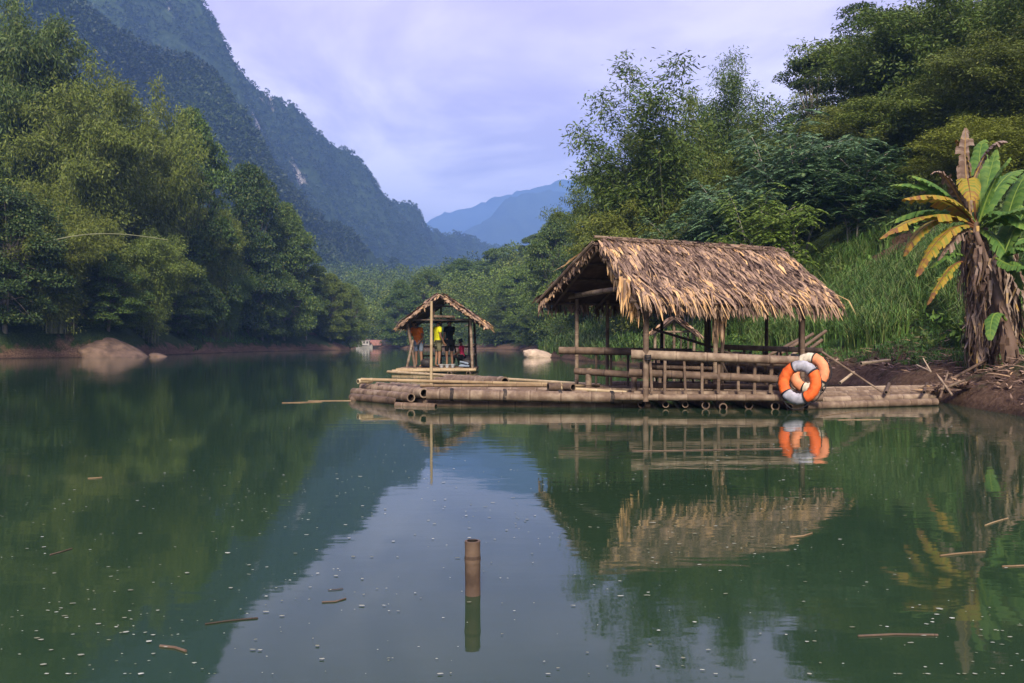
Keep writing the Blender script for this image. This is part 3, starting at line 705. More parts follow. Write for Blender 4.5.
def fringe(mb, A, B, n, L, wd, seed, tone=.5, dirv=(0, 0, -1), spread=.25):
    rng = random.Random(seed); A = Vector(A); B = Vector(B)
    for k in range(n):
        p = A.lerp(B, rng.random()) + Vector((rng.gauss(0, .02), rng.gauss(0, .02), rng.gauss(0, .02)))
        d = (Vector(dirv) + Vector((rng.gauss(0, spread), rng.gauss(0, spread), rng.gauss(0, .08)))).normalized()
        s_ = d.cross(Vector((rng.gauss(0, 1), rng.gauss(0, 1), .1))).normalized() * wd * rng.uniform(.3, .7); ln = L * rng.uniform(.5, 1.2)
        a = [mb.addv(p - s_), mb.addv(p + s_), mb.addv(p + d * ln * .6 + s_), mb.addv(p + d * ln * .6 - s_), mb.addv(p + d * ln)]
        tn = min(max(rng.gauss(tone, .12), .05), .98); mb.face(a[:4], tn); mb.face([a[3], a[2], a[4]], min(1, tn + .06))

# ------------------------------------------------------------------ big floating hut
BM = M['bamboo']; DP = M['darkpole']; TN = M['tan']
hut = empty('thatched_raft_hut', (3.4, 14.6, 0))
tag(hut, 'big open bamboo hut with a shaggy palm thatch roof floating beside the right bank', 'hut')
O0 = Vector((1.50, 14.5, 0)); U = Vector((.935, .354, 0)); Nn = Vector((.354, -.935, 0))
def HL(u, n, z): return O0 + U * u + Nn * n + Vector((0, 0, z))
ZR, ZF, ZB, NF, NB = 2.73, 1.64, 1.80, 1.42, -2.0
def zroof(n): return ZR - (ZR - ZF) * n / NF if n > 0 else ZR - (ZR - ZB) * n / NB
# roof slopes
rf = MB(hut.location)
thatch_slope(rf, HL(-.05, .02, ZR), HL(3.72, .02, ZR - .05), HL(3.92, NF, ZF + .02), HL(.0, NF, ZF + .0), 17, 170, .40, .026, 1, tip_tone=.38)
fringe(rf, HL(.1, NF - .05, ZF), HL(3.95, NF - .05, ZF), 300, .22, .028, 2, .52, dirv=(.15, -.35, -1))
fringe(rf, HL(0, 0, ZR + .10), HL(3.7, .03, ZR + .07), 260, .2, .03, 66, .42, dirv=(.3, -.8, -.35), spread=.4)
roof = rf.build('roof', M['thatch'], hut, loc=(0, 0, 0), smooth=False); 
rb = MB(hut.location)
thatch_slope(rb, HL(-.1, -.02, ZR), HL(3.72, -.02, ZR - .05), HL(3.9, NB, ZB), HL(-.3, NB, ZB), 15, 120, .42, .03, 3, tip_tone=.2)
fringe(rb, HL(-.3, NB + .05, ZB), HL(3.9, NB + .05, ZB), 330, .26, .035, 4, .33)
fringe(rb, HL(-.1, 0, ZR - .02), HL(-.28, NB + .1, ZB), 130, .12, .03, 5, .5)
rb.build('roof', M['thatch'], hut, loc=(0, 0, 0), smooth=False)
rg = MB(hut.location)
fringe(rg, HL(0, .12, ZR - .05), HL(.05, .62, ZR - .5), 70, .42, .05, 8, .84, dirv=(.12, .0, -1), spread=.14)
rg.build('gable_fringe', M['thatch'], hut, loc=(0, 0, 0), smooth=False)
rg = MB(hut.location)
fringe(rg, HL(-.12, .98, zroof(.98) + .12), HL(.12, 1.12, zroof(1.1) + .02), 55, .52, .06, 9, .80, dirv=(.02, -.05, -1), spread=.16)
rg.build('palm_frond', M['thatch'], hut, loc=(0, 0, 0), smooth=False)
rg = MB(hut.location)
fringe(rg, HL(1.50, NF - .25, ZF + .1), HL(1.66, NF - .25, ZF + .1), 40, .62, .06, 10, .62, dirv=(0, 0, -1), spread=.05)
rg.build('palm_frond', M['thatch'], hut, loc=(0, 0, 0), smooth=False)
pole('ridge_pole', hut, HL(-.12, 0, ZR + .12), HL(3.6, 0, ZR + .07), .026, BM, tone=.55, n=7)
pole('ridge_pole', hut, HL(.3, .10, ZR + .07), HL(3.3, .14, ZR + .01), .02, BM, tone=.5, n=6)
for i, n_ in enumerate((1.25, .75, .3)): pole('purlin', hut, HL(-.12, n_, zroof(n_) - .07), HL(3.9, n_, zroof(n_) - .07), .026, DP, tone=.5, n=6)
for i, n_ in enumerate((-.5, -1.0, -1.45, -1.85)): pole('purlin', hut, HL(-.25, n_, zroof(n_) - .07), HL(3.8, n_, zroof(n_) - .07), .028, DP, tone=.55, n=6)
for u_ in (-.02, .9, 1.8, 2.7, 3.6):
    pole('rafter', hut, HL(u_, 0, ZR - .1), HL(u_, 1.38, zroof(1.38) - .11), .026, DP, tone=.6, n=6)
    pole('rafter', hut, HL(u_ - .02, 0, ZR - .1), HL(u_ - .02, -1.97, zroof(-1.97) - .11), .026, DP, tone=.6, n=6)
pole('gable_board', hut, HL(-.16, .05, ZR + .02), HL(-.33, -2.0, ZB + .03), .03, BM, tone=.5, n=6)
pole('tie_beam', hut, HL(.22, -1.75, 1.93), HL(.2, .85, 1.97), .05, BM, r1=.045, tone=.6)
pole('tie_beam', hut, HL(3.4, -1.75, 1.85), HL(3.4, 1.05, 1.7), .035, DP, tone=.5)
# posts
for (u_, n_, z1, r, tn, mt) in ((.25, 1.1, zroof(1.1), .048, .50, BM), (1.55, 1.1, zroof(1.1), .04, .62, BM), (3.30, 1.1, zroof(1.1), .045, .40, BM),
                            (.35, -1.7, zroof(-1.7), .038, .6, BM), (1.0, -1.7, zroof(-1.7), .034, .5, BM), (2.2, -1.7, zroof(-1.7), .034, .35, DP), (3.3, -1.7, zroof(-1.7), .034, .4, DP),
                            (1.75, 1.0, zroof(1.0), .03, .5, DP), (3.42, .9, zroof(.9), .028, .5, BM), (2.1, 0, ZR - .1, .034, .5, DP), (3.4, 0, ZR - .1, .034, .5, DP)):
    pole('post', hut, HL(u_, n_, .12), HL(u_ + .01, n_, z1 - .06), r, mt, tone=tn)
# cross floats whose open ends face the front
for i, px in enumerate((643, 663, 683, 702, 726, 750, 772, 792)):
    r = random.uniform(.05, .072); d0 = 13.66 - i * .03 + random.uniform(-.06, .06); zz = random.uniform(.03, .07)
    pole('float_log', hut, P(px + random.uniform(-4, 4), d0, zz), P(px, d0, zz) + Vector((random.uniform(-.1, .8), 4.0, 0)), r, BM, tone=random.uniform(.25, .5))
# long deck logs
yy = [13.5, 13.66, 13.85, 14.1, 14.4, 14.75, 15.1, 15.5, 15.9, 16.35, 16.8, 17.2]
for i, y_ in enumerate(yy):
    x0 = P(620 if i == 0 else 632 - i * 2, y_, 0).x; x1 = P(812, y_, 0).x
    zz = .185 + (i % 2) * .03
    pole('deck_log', hut, (x0 + random.uniform(-.1, .1), y_ + .12, zz), (x1 + random.uniform(-.1, .15), y_ - .1, zz), random.uniform(.05, .068), BM, tone=random.uniform(.42, .62))
# front railing
pole('top_rail', hut, W(631, 354.5, 13.62), W(798, 360.5, 13.35), .082, BM, r1=.07, tone=.62)
pole('rail', hut, W(629, 372.5, 13.70), W(783, 379.5, 13.45), .066, BM, tone=.45)
pole('rail', hut, W(640, 385, 13.95), W(790, 388, 13.7), .045, BM, tone=.40)
for px, a in ((650, 392), (665, 392), (684, 391), (702, 392), (719, 393), (738, 391), (755, 394), (772, 393)):
    pole('baluster', hut, W(px, 358 if px != 665 else 361, 13.53), W(px + random.uniform(-2, 2), a, 13.50), random.uniform(.02, .032), BM, tone=.5, n=7)
for px in (648, 719, 752, 796):
    mb = MB(hut.location); c_ = W(px, 357, 13.5)
    for k in range(4): mb.tube([c_ + Vector((.05 * math.cos(q) , .115 * math.sin(q), (k - 1.5) * .022 + .01 * math.sin(q))) + Vector((0, .05, 0)) for q in [6.283 * j / 10 for j in range(11)]], .009, n=5, tone=.5, cap=False)
    mb.build('lashing', M['rope'], hut, loc=(0, 0, 0))
# left railing and its short posts
pole('top_rail', hut, W(559, 350.5, 15.5), W(692, 352.5, 15.1), .072, BM, tone=.40)
pole('rail', hut, W(575, 371, 15.0), W(642, 375.5, 14.5), .062, BM, tone=.40)
pole('stub_post', hut, W(588.5, 368, 14.9), W(588.5, 388, 14.9), .055, BM, tone=.6)
pole('stub_post', hut, W(634, 377, 14.0), W(634, 392, 14.0), .05, BM, tone=.62)
for px in (596, 611, 628): pole('baluster', hut, W(px, 352, 15.4), W(px, 386, 15.4), .024, DP, tone=.5, n=6)
# rear railings, bench poles, braces
pole('rear_rail', hut, W(722, 347, 15.6), W(822, 350.5, 15.4), .05, BM, tone=.5)
pole('rear_rail', hut, W(640, 366, 16.2), W(792, 370, 16.0), .07, BM, tone=.4)
pole('rear_rail', hut, W(655, 376, 16.4), W(800, 379, 16.2), .05, BM, tone=.5)
pole('rear_rail', hut, W(612, 352, 17.0), W(745, 355, 16.9), .06, BM, tone=.34)
pole('bench_pole', hut, W(640, 383, 15.6), W(668, 384, 15.6), .035, TN, tone=.5)
pole('bench_pole', hut, W(650, 371, 17.2), W(790, 373, 17.1), .045, TN, tone=.35)
for i, px in enumerate(range(655, 800, 12)):
    pole('baluster', hut, W(px + random.uniform(-3, 3), 352, 16.6), W(px + random.uniform(-4, 4), 386, 16.6), .022, DP, tone=random.uniform(.4, .8), n=6)
for k_ in range(6): pole('bench_pole', hut, W(655 + random.uniform(-4, 4), 367 + random.uniform(-.5, .5), 14.7 + k_ * .11), W(712, 368.5 + random.uniform(-.5, .5), 14.6 + k_ * .11), .035, BM, tone=random.uniform(.4, .7))
for px in (660, 706): pole('bench_leg', hut, W(px, 368, 14.8), W(px, 389, 14.8), .03, BM, tone=.5)
for i, px in enumerate((672, 690, 711, 729, 744, 763, 780)): pole('baluster', hut, W(px, 349, 15.7), W(px + random.uniform(-3, 3), 372, 15.7), .02, BM, tone=random.uniform(.3, .6), n=6)
pole('rear_rail', hut, W(668, 362.5, 15.6), W(800, 365, 15.4), .04, BM, tone=.55)
pole('brace', hut, W(653, 329, 15.1), W(722, 350, 14.6), .026, DP, tone=.4, n=6)
pole('brace', hut, W(716, 349, 14.6), W(760, 362, 14.3), .022, DP, tone=.4, n=6)
pole('brace', hut, W(719, 356, 13.9), W(728, 375, 13.9), .02, DP, tone=.3, n=6)

# poles leaning on the right rear of the hut
for i, (a, b_) in enumerate((((768, 372, 17.0), (826, 331, 17.6)), ((756, 368, 17.2), (813, 334, 17.9)), ((776, 374, 16.7), (822, 340, 17.2)), ((748, 366, 17.5), (802, 338, 18.1)))):
    o = pole('leaning_pole', None, W(*a), W(*b_), .035, BM, tone=.55 - .06 * i, seed=50 + i)
    tag(o, ['longest grey bamboo pole leaning up behind the right end of the big hut', 'second leaning pole, just left of the longest one behind the big hut', 'short bamboo pole lowest in the leaning bundle behind the orange ring buoys', 'leftmost slanting pole of the bundle behind the right end of the big hut'][i], 'pole', 'poles leaning behind the big hut')

# ------------------------------------------------------------------ left raft
raft = empty('bamboo_raft', (-.4, 15.2, 0)); tag(raft, 'long low raft of thick grey bamboo logs in front of the small hut', 'raft')
def log(name, a, b_, r, tn=.5, mt=None, **kw): return pole(name, raft, a, b_, r, mt or BM, tone=tn, **kw)
log('log', P(427, 14.1, .20), P(642, 13.8, .16), .095, .58)
log('log', P(425, 14.25, .04), P(650, 13.95, .03), .075, .42)
log('log', P(440, 14.5, .20), P(645, 14.3, .17), .085, .48)
log('log', P(452, 14.9, .20), P(640, 14.9, .18), .085, .52)
log('log', P(448, 15.4, .18), P(640, 15.5, .18), .08, .45)
log('log', P(470, 15.9, .18), P(640, 16.0, .17), .08, .5)
log('log', P(456, 16.5, .16), P(630, 16.5, .17), .08, .45)
# short group on the left pointing left and away, open ends towards the viewer
log('log', P(424, 14.15, .22), P(363, 16.4, .20), .085, .62)
log('log', P(411, 14.25, .14), P(354, 16.2, .12), .08, .50)
log('log', P(427, 14.25, .08), P(372, 16.6, .05), .075, .45)
log('log', P(398, 14.6, .05), P(352, 15.7, .05), .075, .35)
log('log', P(436, 14.6, .20), P(378, 16.9, .20), .08, .5)
log('log', P(446, 14.9, .2), P(392, 17.3, .18), .08, .5)
log('cross_log', P(396, 14.35, .0), P(436, 14.05, .0), .06, .4)
log('cross_log', P(352, 15.6, .02), P(380, 15.3, -.01), .06, .4)
log('thin_pole', P(361, 15.9, .37), P(562, 15.4, .30), .032, .45, TN)
log('thin_pole', P(420, 15.0, .30), P(600, 15.2, .29), .025, .35, TN)
log('thin_pole', P(560, 14.6, .28), P(627, 13.95, .24), .03, .7, TN)
log('block', P(548, 14.2, .32), P(560, 14.25, .32), .075, .42)
log('block', P(565, 14.25, .32), P(573, 14.1, .32), .065, .42)
log('block', P(358, 16.0, .33), P(372, 16.2, .34), .05, .75, TN)
for px, d_, z_, r_ in ((452, 14.07, .2, .102), (505, 14.0, .19, .102), (560, 13.93, .18, .102), (612, 13.85, .17, .102), (400, 15.0, .21, .09), (380, 15.7, .2, .09)):
    mb = MB(raft.location); c_ = P(px, d_, z_)
    for k in range(3): mb.tube([c_ + Vector(((k - 1) * .02 + .008 * math.sin(3 * q), r_ * math.cos(q), r_ * math.sin(q))) for q in [6.283 * j / 12 for j in range(13)]], .008, n=5, cap=False)
    mb.build('lashing', M['rope'], raft, loc=(0, 0, 0))
rb2 = empty('bamboo_bundle', (-.5, 20, 0)); tag(rb2, 'pair of hollow bamboo logs floating between the low raft and the small hut', 'logs')
pole('log', rb2, P(505, 19.6, .15), P(447, 21.8, .12), .13, BM, tone=.5)
pole('log', rb2, P(496, 20.0, .12), P(436, 21.6, .08), .11, BM, tone=.45)
o = pole('bamboo_pole', None, P(388, 27.5, .12), P(600, 18.0, .16), .05, TN, tone=.6, r1=.04); tag(o, 'very long pale bamboo pole running from under the small hut towards the big hut', 'pole')
o = pole('upright_pole', None, P(431, 18.5, -.6), W(431.5, 301, 18.5), .035, TN, tone=.62, r1=.028); tag(o, 'tall pale bamboo pole standing upright in the water in front of the small hut', 'pole')
o = pole('upright_pole', None, P(577.5, 15.3, -.5), P(577.5, 15.3, .5), .02, DP, tone=.6); tag(o, 'thin dark stick standing by the left rail end of the big hut', 'stick')

# ------------------------------------------------------------------ right raft to the bank
rr2 = empty('bamboo_raft', (6, 14.6, 0)); tag(rr2, 'narrow raft of pale bamboo logs reaching from the ring buoys to the muddy right bank', 'raft')
for i, (a, z0, b_, z1, da, db, r, tn) in enumerate(((806, .05, 936, .06, 13.55, 14.35, .065, .50), (812, .11, 934, .13, 13.85, 14.6, .065, .62), (812, .16, 938, .15, 14.15, 14.85, .06, .45), (818, .17, 930, .18, 14.5, 15.2, .062, .58),
                                       (822, .20, 925, .21, 15.0, 15.6, .06, .66), (822, .20, 932, .22, 15.5, 15.9, .055, .75), (815, .0, 930, .01, 13.7, 14.5, .055, .35))):
    pole('log', rr2, P(a, da, z0), P(b_, db, z1), r, BM, tone=tn)
for px in (886, 924): pole('cross_log', rr2, P(px, 14.1, .235), P(px + 3, 15.7, .30), .03, DP, tone=.6)
DEB = [((822, 352, 14.6), (882, 392, 13.9), .022, .55, 'thin grey stick slanting down from the ring buoys onto the right raft'),
       ((840, 383, 16.2), (854, 372, 16.6), .03, .9, 'short white stick poking up against the muddy bank behind the right raft'),
       ((861, 363.5, 17.8), (890, 360, 18.2), .04, .85, 'pale bamboo length lying on the mud edge below the grass'),
       ((931, 372, 15.6), (923, 358, 15.9), .015, .9, 'tiny pale twig on the mud left of the banana plants'),
       ((917, 365, 15.9), (930, 371, 15.4), .014, .95, 'forked white twig lying on the bare mud'),
       ((936, 388, 14.9), (1000, 352, 16.0), .03, .4, 'long brown branch slanting down from the banana roots'),
       ((945, 392, 14.7), (1024, 362, 14.8), .035, .45, 'thick old branch lying along the bank under the banana plants'),
       ((940, 398, 14.3), (948, 372, 14.8), .02, .6, 'upright broken stick at the right end of the raft'),
       ((952, 395, 14.2), (938, 376, 14.6), .02, .65, 'crossed broken stick leaning left at the right end of the raft'),
       ((935, 392, 14.5), (965, 380, 14.2), .028, .5, 'driftwood piece jammed between raft and bank')]
for a, b_, r, tn, lb in DEB:
    o = pole('stick', None, W(*a), W(*b_), r, BM, tone=tn, r1=r * .7, n=7); tag(o, lb, 'stick', 'sticks and driftwood on the right bank')
# leaf litter heap at end of raft
mb = MB(W(948, 392, 14.6)); fringe(mb, W(930, 392, 14.6), W(975, 385, 14.6), 160, .35, .035, 77, .42, dirv=(-.4, -.2, .15), spread=.6)
o = mb.build('debris_heap', M['thatch'], smooth=False); tag(o, 'heap of dry leaves and twigs washed up where the right raft meets the bank', 'debris', kind='stuff')

mb = MB((8, 15, 0)); rl = random.Random(44)
for k in range(1100):
    y_ = rl.uniform(10.5, 24); x_ = float(np.interp(y_, YR, XR)) + abs(rl.gauss(0, 1)) * 1.3 + .25; z_ = Hs(x_, y_) + .02
    if z_ < .05: continue
    a = rl.random() * 6.28; ln = rl.uniform(.06, .35); c_ = Vector((x_, y_, z_ + .01)); e_ = c_ + Vector((math.cos(a) * ln, math.sin(a) * ln, rl.uniform(-.02, .06)))
    if rl.random() < .45: mb.tube([c_, (c_ + e_) / 2 + Vector((0, 0, .01)), e_], [.009, .008, .004], n=5, tone=rl.uniform(.1, .7))
    else:
        s_ = Vector((-math.sin(a), math.cos(a), rl.uniform(-.3, .3))) * rl.uniform(.015, .045); q_ = [mb.addv(c_), mb.addv((c_ + e_) / 2 + s_), mb.addv(e_ + Vector((0, 0, .02))), mb.addv((c_ + e_) / 2 - s_)]; mb.face(q_, rl.uniform(.1, .68))
o = mb.build('leaf_litter', M['thatch'], smooth=False); tag(o, 'dry leaves and twigs scattered over the bare right bank', 'leaf litter', kind='stuff')

# ------------------------------------------------------------------ ring buoys
M['orange'] = flat_mat('orange_cloth', (.80, .13, .025), .7, 9, .38, .25)
M['faded'] = flat_mat('faded_orange_cloth', (.72, .26, .12), .7, 14, .2, .25)
M['greycloth'] = flat_mat('grey_cloth', (.34, .33, .36), .8, 8, .45, .3)
M['cream'] = flat_mat('cream_cloth', (.62, .55, .42), .75, 10, .25, .3)
def ring_buoy(c, Rr, r, M3, mo, mg, label, name='ring_buoy', start=0.0):
    root = empty(name, c); tag(root, label, 'life ring', 'life rings hung on the right end of the hut')
    def arc(a0, a1, rad, nm, mat, n=16):
        mb = MB((0, 0, 0)); ns = 18; rings = []
        for i in range(n + 1):
            a = a0 + (a1 - a0) * i / n; ctr = Vector((math.cos(a), 0, math.sin(a))) * Rr
            q = []
            for j in range(ns):
                b_ = 6.2832 * j / ns; rr3 = rad * (1 + .05 * math.sin(a * 17 + 2 * b_) * (1 if nm == 'cover' else 0) + .03 * math.sin(a * 31))
                q.append(mb.addv(M3 @ (ctr + (Vector((math.cos(a), 0, math.sin(a))) * math.cos(b_) * 1.05 + Vector((0, 1, 0)) * math.sin(b_) * .85) * rr3)))
            rings.append(q)
        for i in range(n):
            for j in range(ns): mb.face([rings[i][j], rings[i][(j + 1) % ns], rings[i + 1][(j + 1) % ns], rings[i + 1][j]], .5)
        mb.face(rings[0]); mb.face(rings[-1])
        return mb.build(nm, mat, root, loc=(0, 0, 0))
    for k in range(4):
        a = start + k * math.pi / 2; w_ = .88 if k % 2 == 0 else .64
        arc(a - w_ + .02, a + w_ - .02, r, 'cover', mo if k % 2 == 0 else mg)
        arc(a + w_ - .035, a + w_ + .035, r * 1.06, 'band', M['rope'], 3)
    mb = MB((0, 0, 0))
    for k in range(4):
        a0 = start + k * math.pi / 2 + .88 * (1 if k % 2 == 0 else .73); pts = []
        for i in range(9):
            u = i / 8; a = a0 + u * math.pi / 2 * 1.0; e = Rr + r * 1.0 + .035 * math.sin(math.pi * u)
            pts.append(M3 @ (Vector((math.cos(a), 0, math.sin(a))) * e + Vector((0, 0, -.05 * math.sin(math.pi * u)))))
        mb.tube(pts, .008, n=5, cap=False)
    mb.build('grab_rope', M['rope'], root, loc=(0, 0, 0))
    return root
Ma = Matrix.Rotation(R(-46), 3, 'Z') @ Matrix.Rotation(R(12), 3, 'Y') @ Matrix.Rotation(R(-10), 3, 'X')
ring_buoy(W(799.5, 382.5, 13.15), .258, .082, Ma, M['orange'], M['greycloth'], 'bright orange and grey life ring standing in front at the right corner of the hut')
Mb = Matrix.Rotation(R(-40), 3, 'Z') @ Matrix.Rotation(R(-24), 3, 'Y') @ Matrix.Rotation(R(-14), 3, 'X')
ring_buoy(W(809, 373, 13.75), .250, .080, Mb, M['faded'], M['cream'], 'faded orange and cream life ring half hidden behind the bright one')

# ------------------------------------------------------------------ small floating hut with people
h2 = empty('small_raft_hut', (P(442, 31, 0).x, 31, 0)); tag(h2, 'small open bamboo hut with a peaked thatch roof floating in mid river with people inside', 'hut')
cx2 = h2.location.x; Y0, Y1 = 30.2, 33.2
def Q(px, py, d=31): return W(px, py, d)
ap = lambda y: Vector((P(442.5, 31, 0).x, y, 2.74)); lf = lambda y: Vector((P(401.5, 31, 0).x, y, 1.60)); rt = lambda y: Vector((P(488.5, 31, 0).x, y, 1.62))
mb = MB(h2.location); thatch_slope(mb, ap(Y0 - .4), ap(Y1 + .4), lf(Y1 + .4), lf(Y0 - .4), 10, 55, .5, .07, 21, thick=.16, tip_tone=.4); 
fringe(mb, ap(Y0 - .42), lf(Y0 - .42), 150, .2, .05, 22, .55, dirv=(-.5, -.2, -.5)); mb.build('roof', M['thatch'], h2, loc=(0, 0, 0), smooth=False)
mb = MB(h2.location); thatch_slope(mb, ap(Y0 - .4), ap(Y1 + .4), rt(Y1 + .4), rt(Y0 - .4), 10, 55, .5, .07, 23, thick=.16, tip_tone=.4)
fringe(mb, ap(Y0 - .42), rt(Y0 - .42), 150, .2, .05, 24, .55, dirv=(.5, -.2, -.5)); mb.build('roof', M['thatch'], h2, loc=(0, 0, 0), smooth=False)
for y_ in (Y0, Y1):
    k = 31 / y_
    pole('post', h2, (P(473.5, 31, 0).x, y_, .1), (P(471.5, 31, 0).x, y_, 1.95), .05, BM, tone=.6 if y_ == Y0 else .35)
    pole('post', h2, (P(418, 31, 0).x, y_, .1), (P(410, 31, 0).x, y_, 1.75), .05, BM, tone=.5 if y_ == Y0 else .35)
    pole('rafter', h2, (ap(y_).x, y_, 2.66), (lf(y_).x + .12, y_, 1.55), .04, DP, tone=.6)
    pole('rafter', h2, (ap(y_).x, y_, 2.66), (rt(y_).x - .12, y_, 1.58), .04, DP, tone=.6)
    pole('tie_beam', h2, (P(411, 31, 0).x, y_, 1.86), (P(475, 31, 0).x, y_, 1.88), .035, DP, tone=.6)
    pole('king_post', h2, (P(436, 31, 0).x, y_, .15 if y_ == Y1 else 1.86), (P(436, 31, 0).x, y_, 2.5), .035, DP, tone=.55)
pole('collar_beam', h2, Q(433, 306, 30.3), Q(459, 306.5, 30.3), .03, DP, tone=.6)
pole('collar_beam', h2, Q(434, 316.5, 30.1), Q(455, 317, 30.1), .05, BM, tone=.4)
pole('brace', h2, Q(407, 367, 30.1), Q(413, 340, 30.1), .045, BM, tone=.62)
pole('post', h2, P(441, 33.2, .1), P(441, 33.2, 2.5), .035, DP, tone=.4)
pole('post', h2, P(469, 32.4, .1), P(469, 32.4, 1.9), .035, DP, tone=.4)
pole('brace', h2, P(459, 33.0, .2), P(447, 33.0, 2.1), .03, DP, tone=.4)
for i in range(9):
    y_ = Y0 - .25 + i * .42
    pole('deck_pole', h2, (P(400, 31, 0).x, y_, .10), (P(476, 31, 0).x, y_, .10), .06, TN if i < 2 else BM, tone=.58 - .1 * (i > 1))
pole('deck_pole', h2, Q(392, 371, 29.4), Q(476, 370, 29.4), .05, TN, tone=.55)
for px in (408, 428, 452, 470): pole('float_log', h2, (P(px, 31, 0).x, Y0 - .5, -.01), (P(px, 31, 0).x, Y1 + .3, -.01), .08, BM, tone=.45)
for (x_, z_) in ((474, .62), (474, 1.0)): pole('side_rail', h2, (P(x_, 31, 0).x, Y0, z_), (P(x_, 31, 0).x, Y1, z_), .035, BM, tone=.4)
for z_ in (.55, .9): pole('rear_rail', h2, (P(414, 31, 0).x, Y1, z_), (P(472, 31, 0).x, Y1, z_), .035, DP, tone=.5)
pole('bench', h2, (P(455, 31, 0).x, 32.6, .46), (P(472, 31, 0).x, 32.6, .46), .09, BM, tone=.4)
pole('bench', h2, (P(455, 31, 0).x, 32.35, .46), (P(472, 31, 0).x, 32.35, .46), .09, BM, tone=.4)

# ------------------------------------------------------------------ people
M['skin'] = flat_mat('brown_skin', (.28, .15, .09), .55, 30, .08, .05)
M['hair'] = flat_mat('black_hair', (.012, .010, .010), .5, 60, .3, .3)
M['eye'] = flat_mat('eye', (.05, .03, .02), .2, 30, .1, 0)
CLO = {k: flat_mat(k + '_cloth', v, .85, 18, .15, .3) for k, v in {'orange': (1.0, .22, .03), 'yellow': (.95, .85, .02), 'black': (.012, .012, .014), 'pink': (.85, .05, .14), 'grey': (.20, .24, .30), 'brown': (.10, .07, .06), 'olive': (.13, .12, .07)}.items()}
def skinned(name, nodes, edges, mat, parent, loop=1):
    me = bpy.data.meshes.new(name); keys = list(nodes)
    me.from_pydata([tuple(nodes[k][0]) for k in keys], [(keys.index(a), keys.index(b_)) for a, b_ in edges], [])
    o = link(name, me, mat, parent)
    md = o.modifiers.new('skin', 'SKIN'); md.use_smooth_shade = True
    if not me.skin_vertices: bpy.context.view_layer.objects.active = o
    for i, k in enumerate(keys):
        rx = nodes[k][1]; rx = rx if isinstance(rx, tuple) else (rx, rx)
        me.skin_vertices[0].data[i].radius = rx; me.skin_vertices[0].data[i].use_root = (i == 0)
    sb = o.modifiers.new('subdivision', 'SUBSURF'); sb.levels = loop; sb.render_levels = loop
    dg = bpy.context.evaluated_depsgraph_get(); dg.update()
    me2 = bpy.data.meshes.new_from_object(o.evaluated_get(dg), depsgraph=dg); o.modifiers.clear(); o.data = me2
    if not me2.materials: me2.materials.append(mat)
    return o
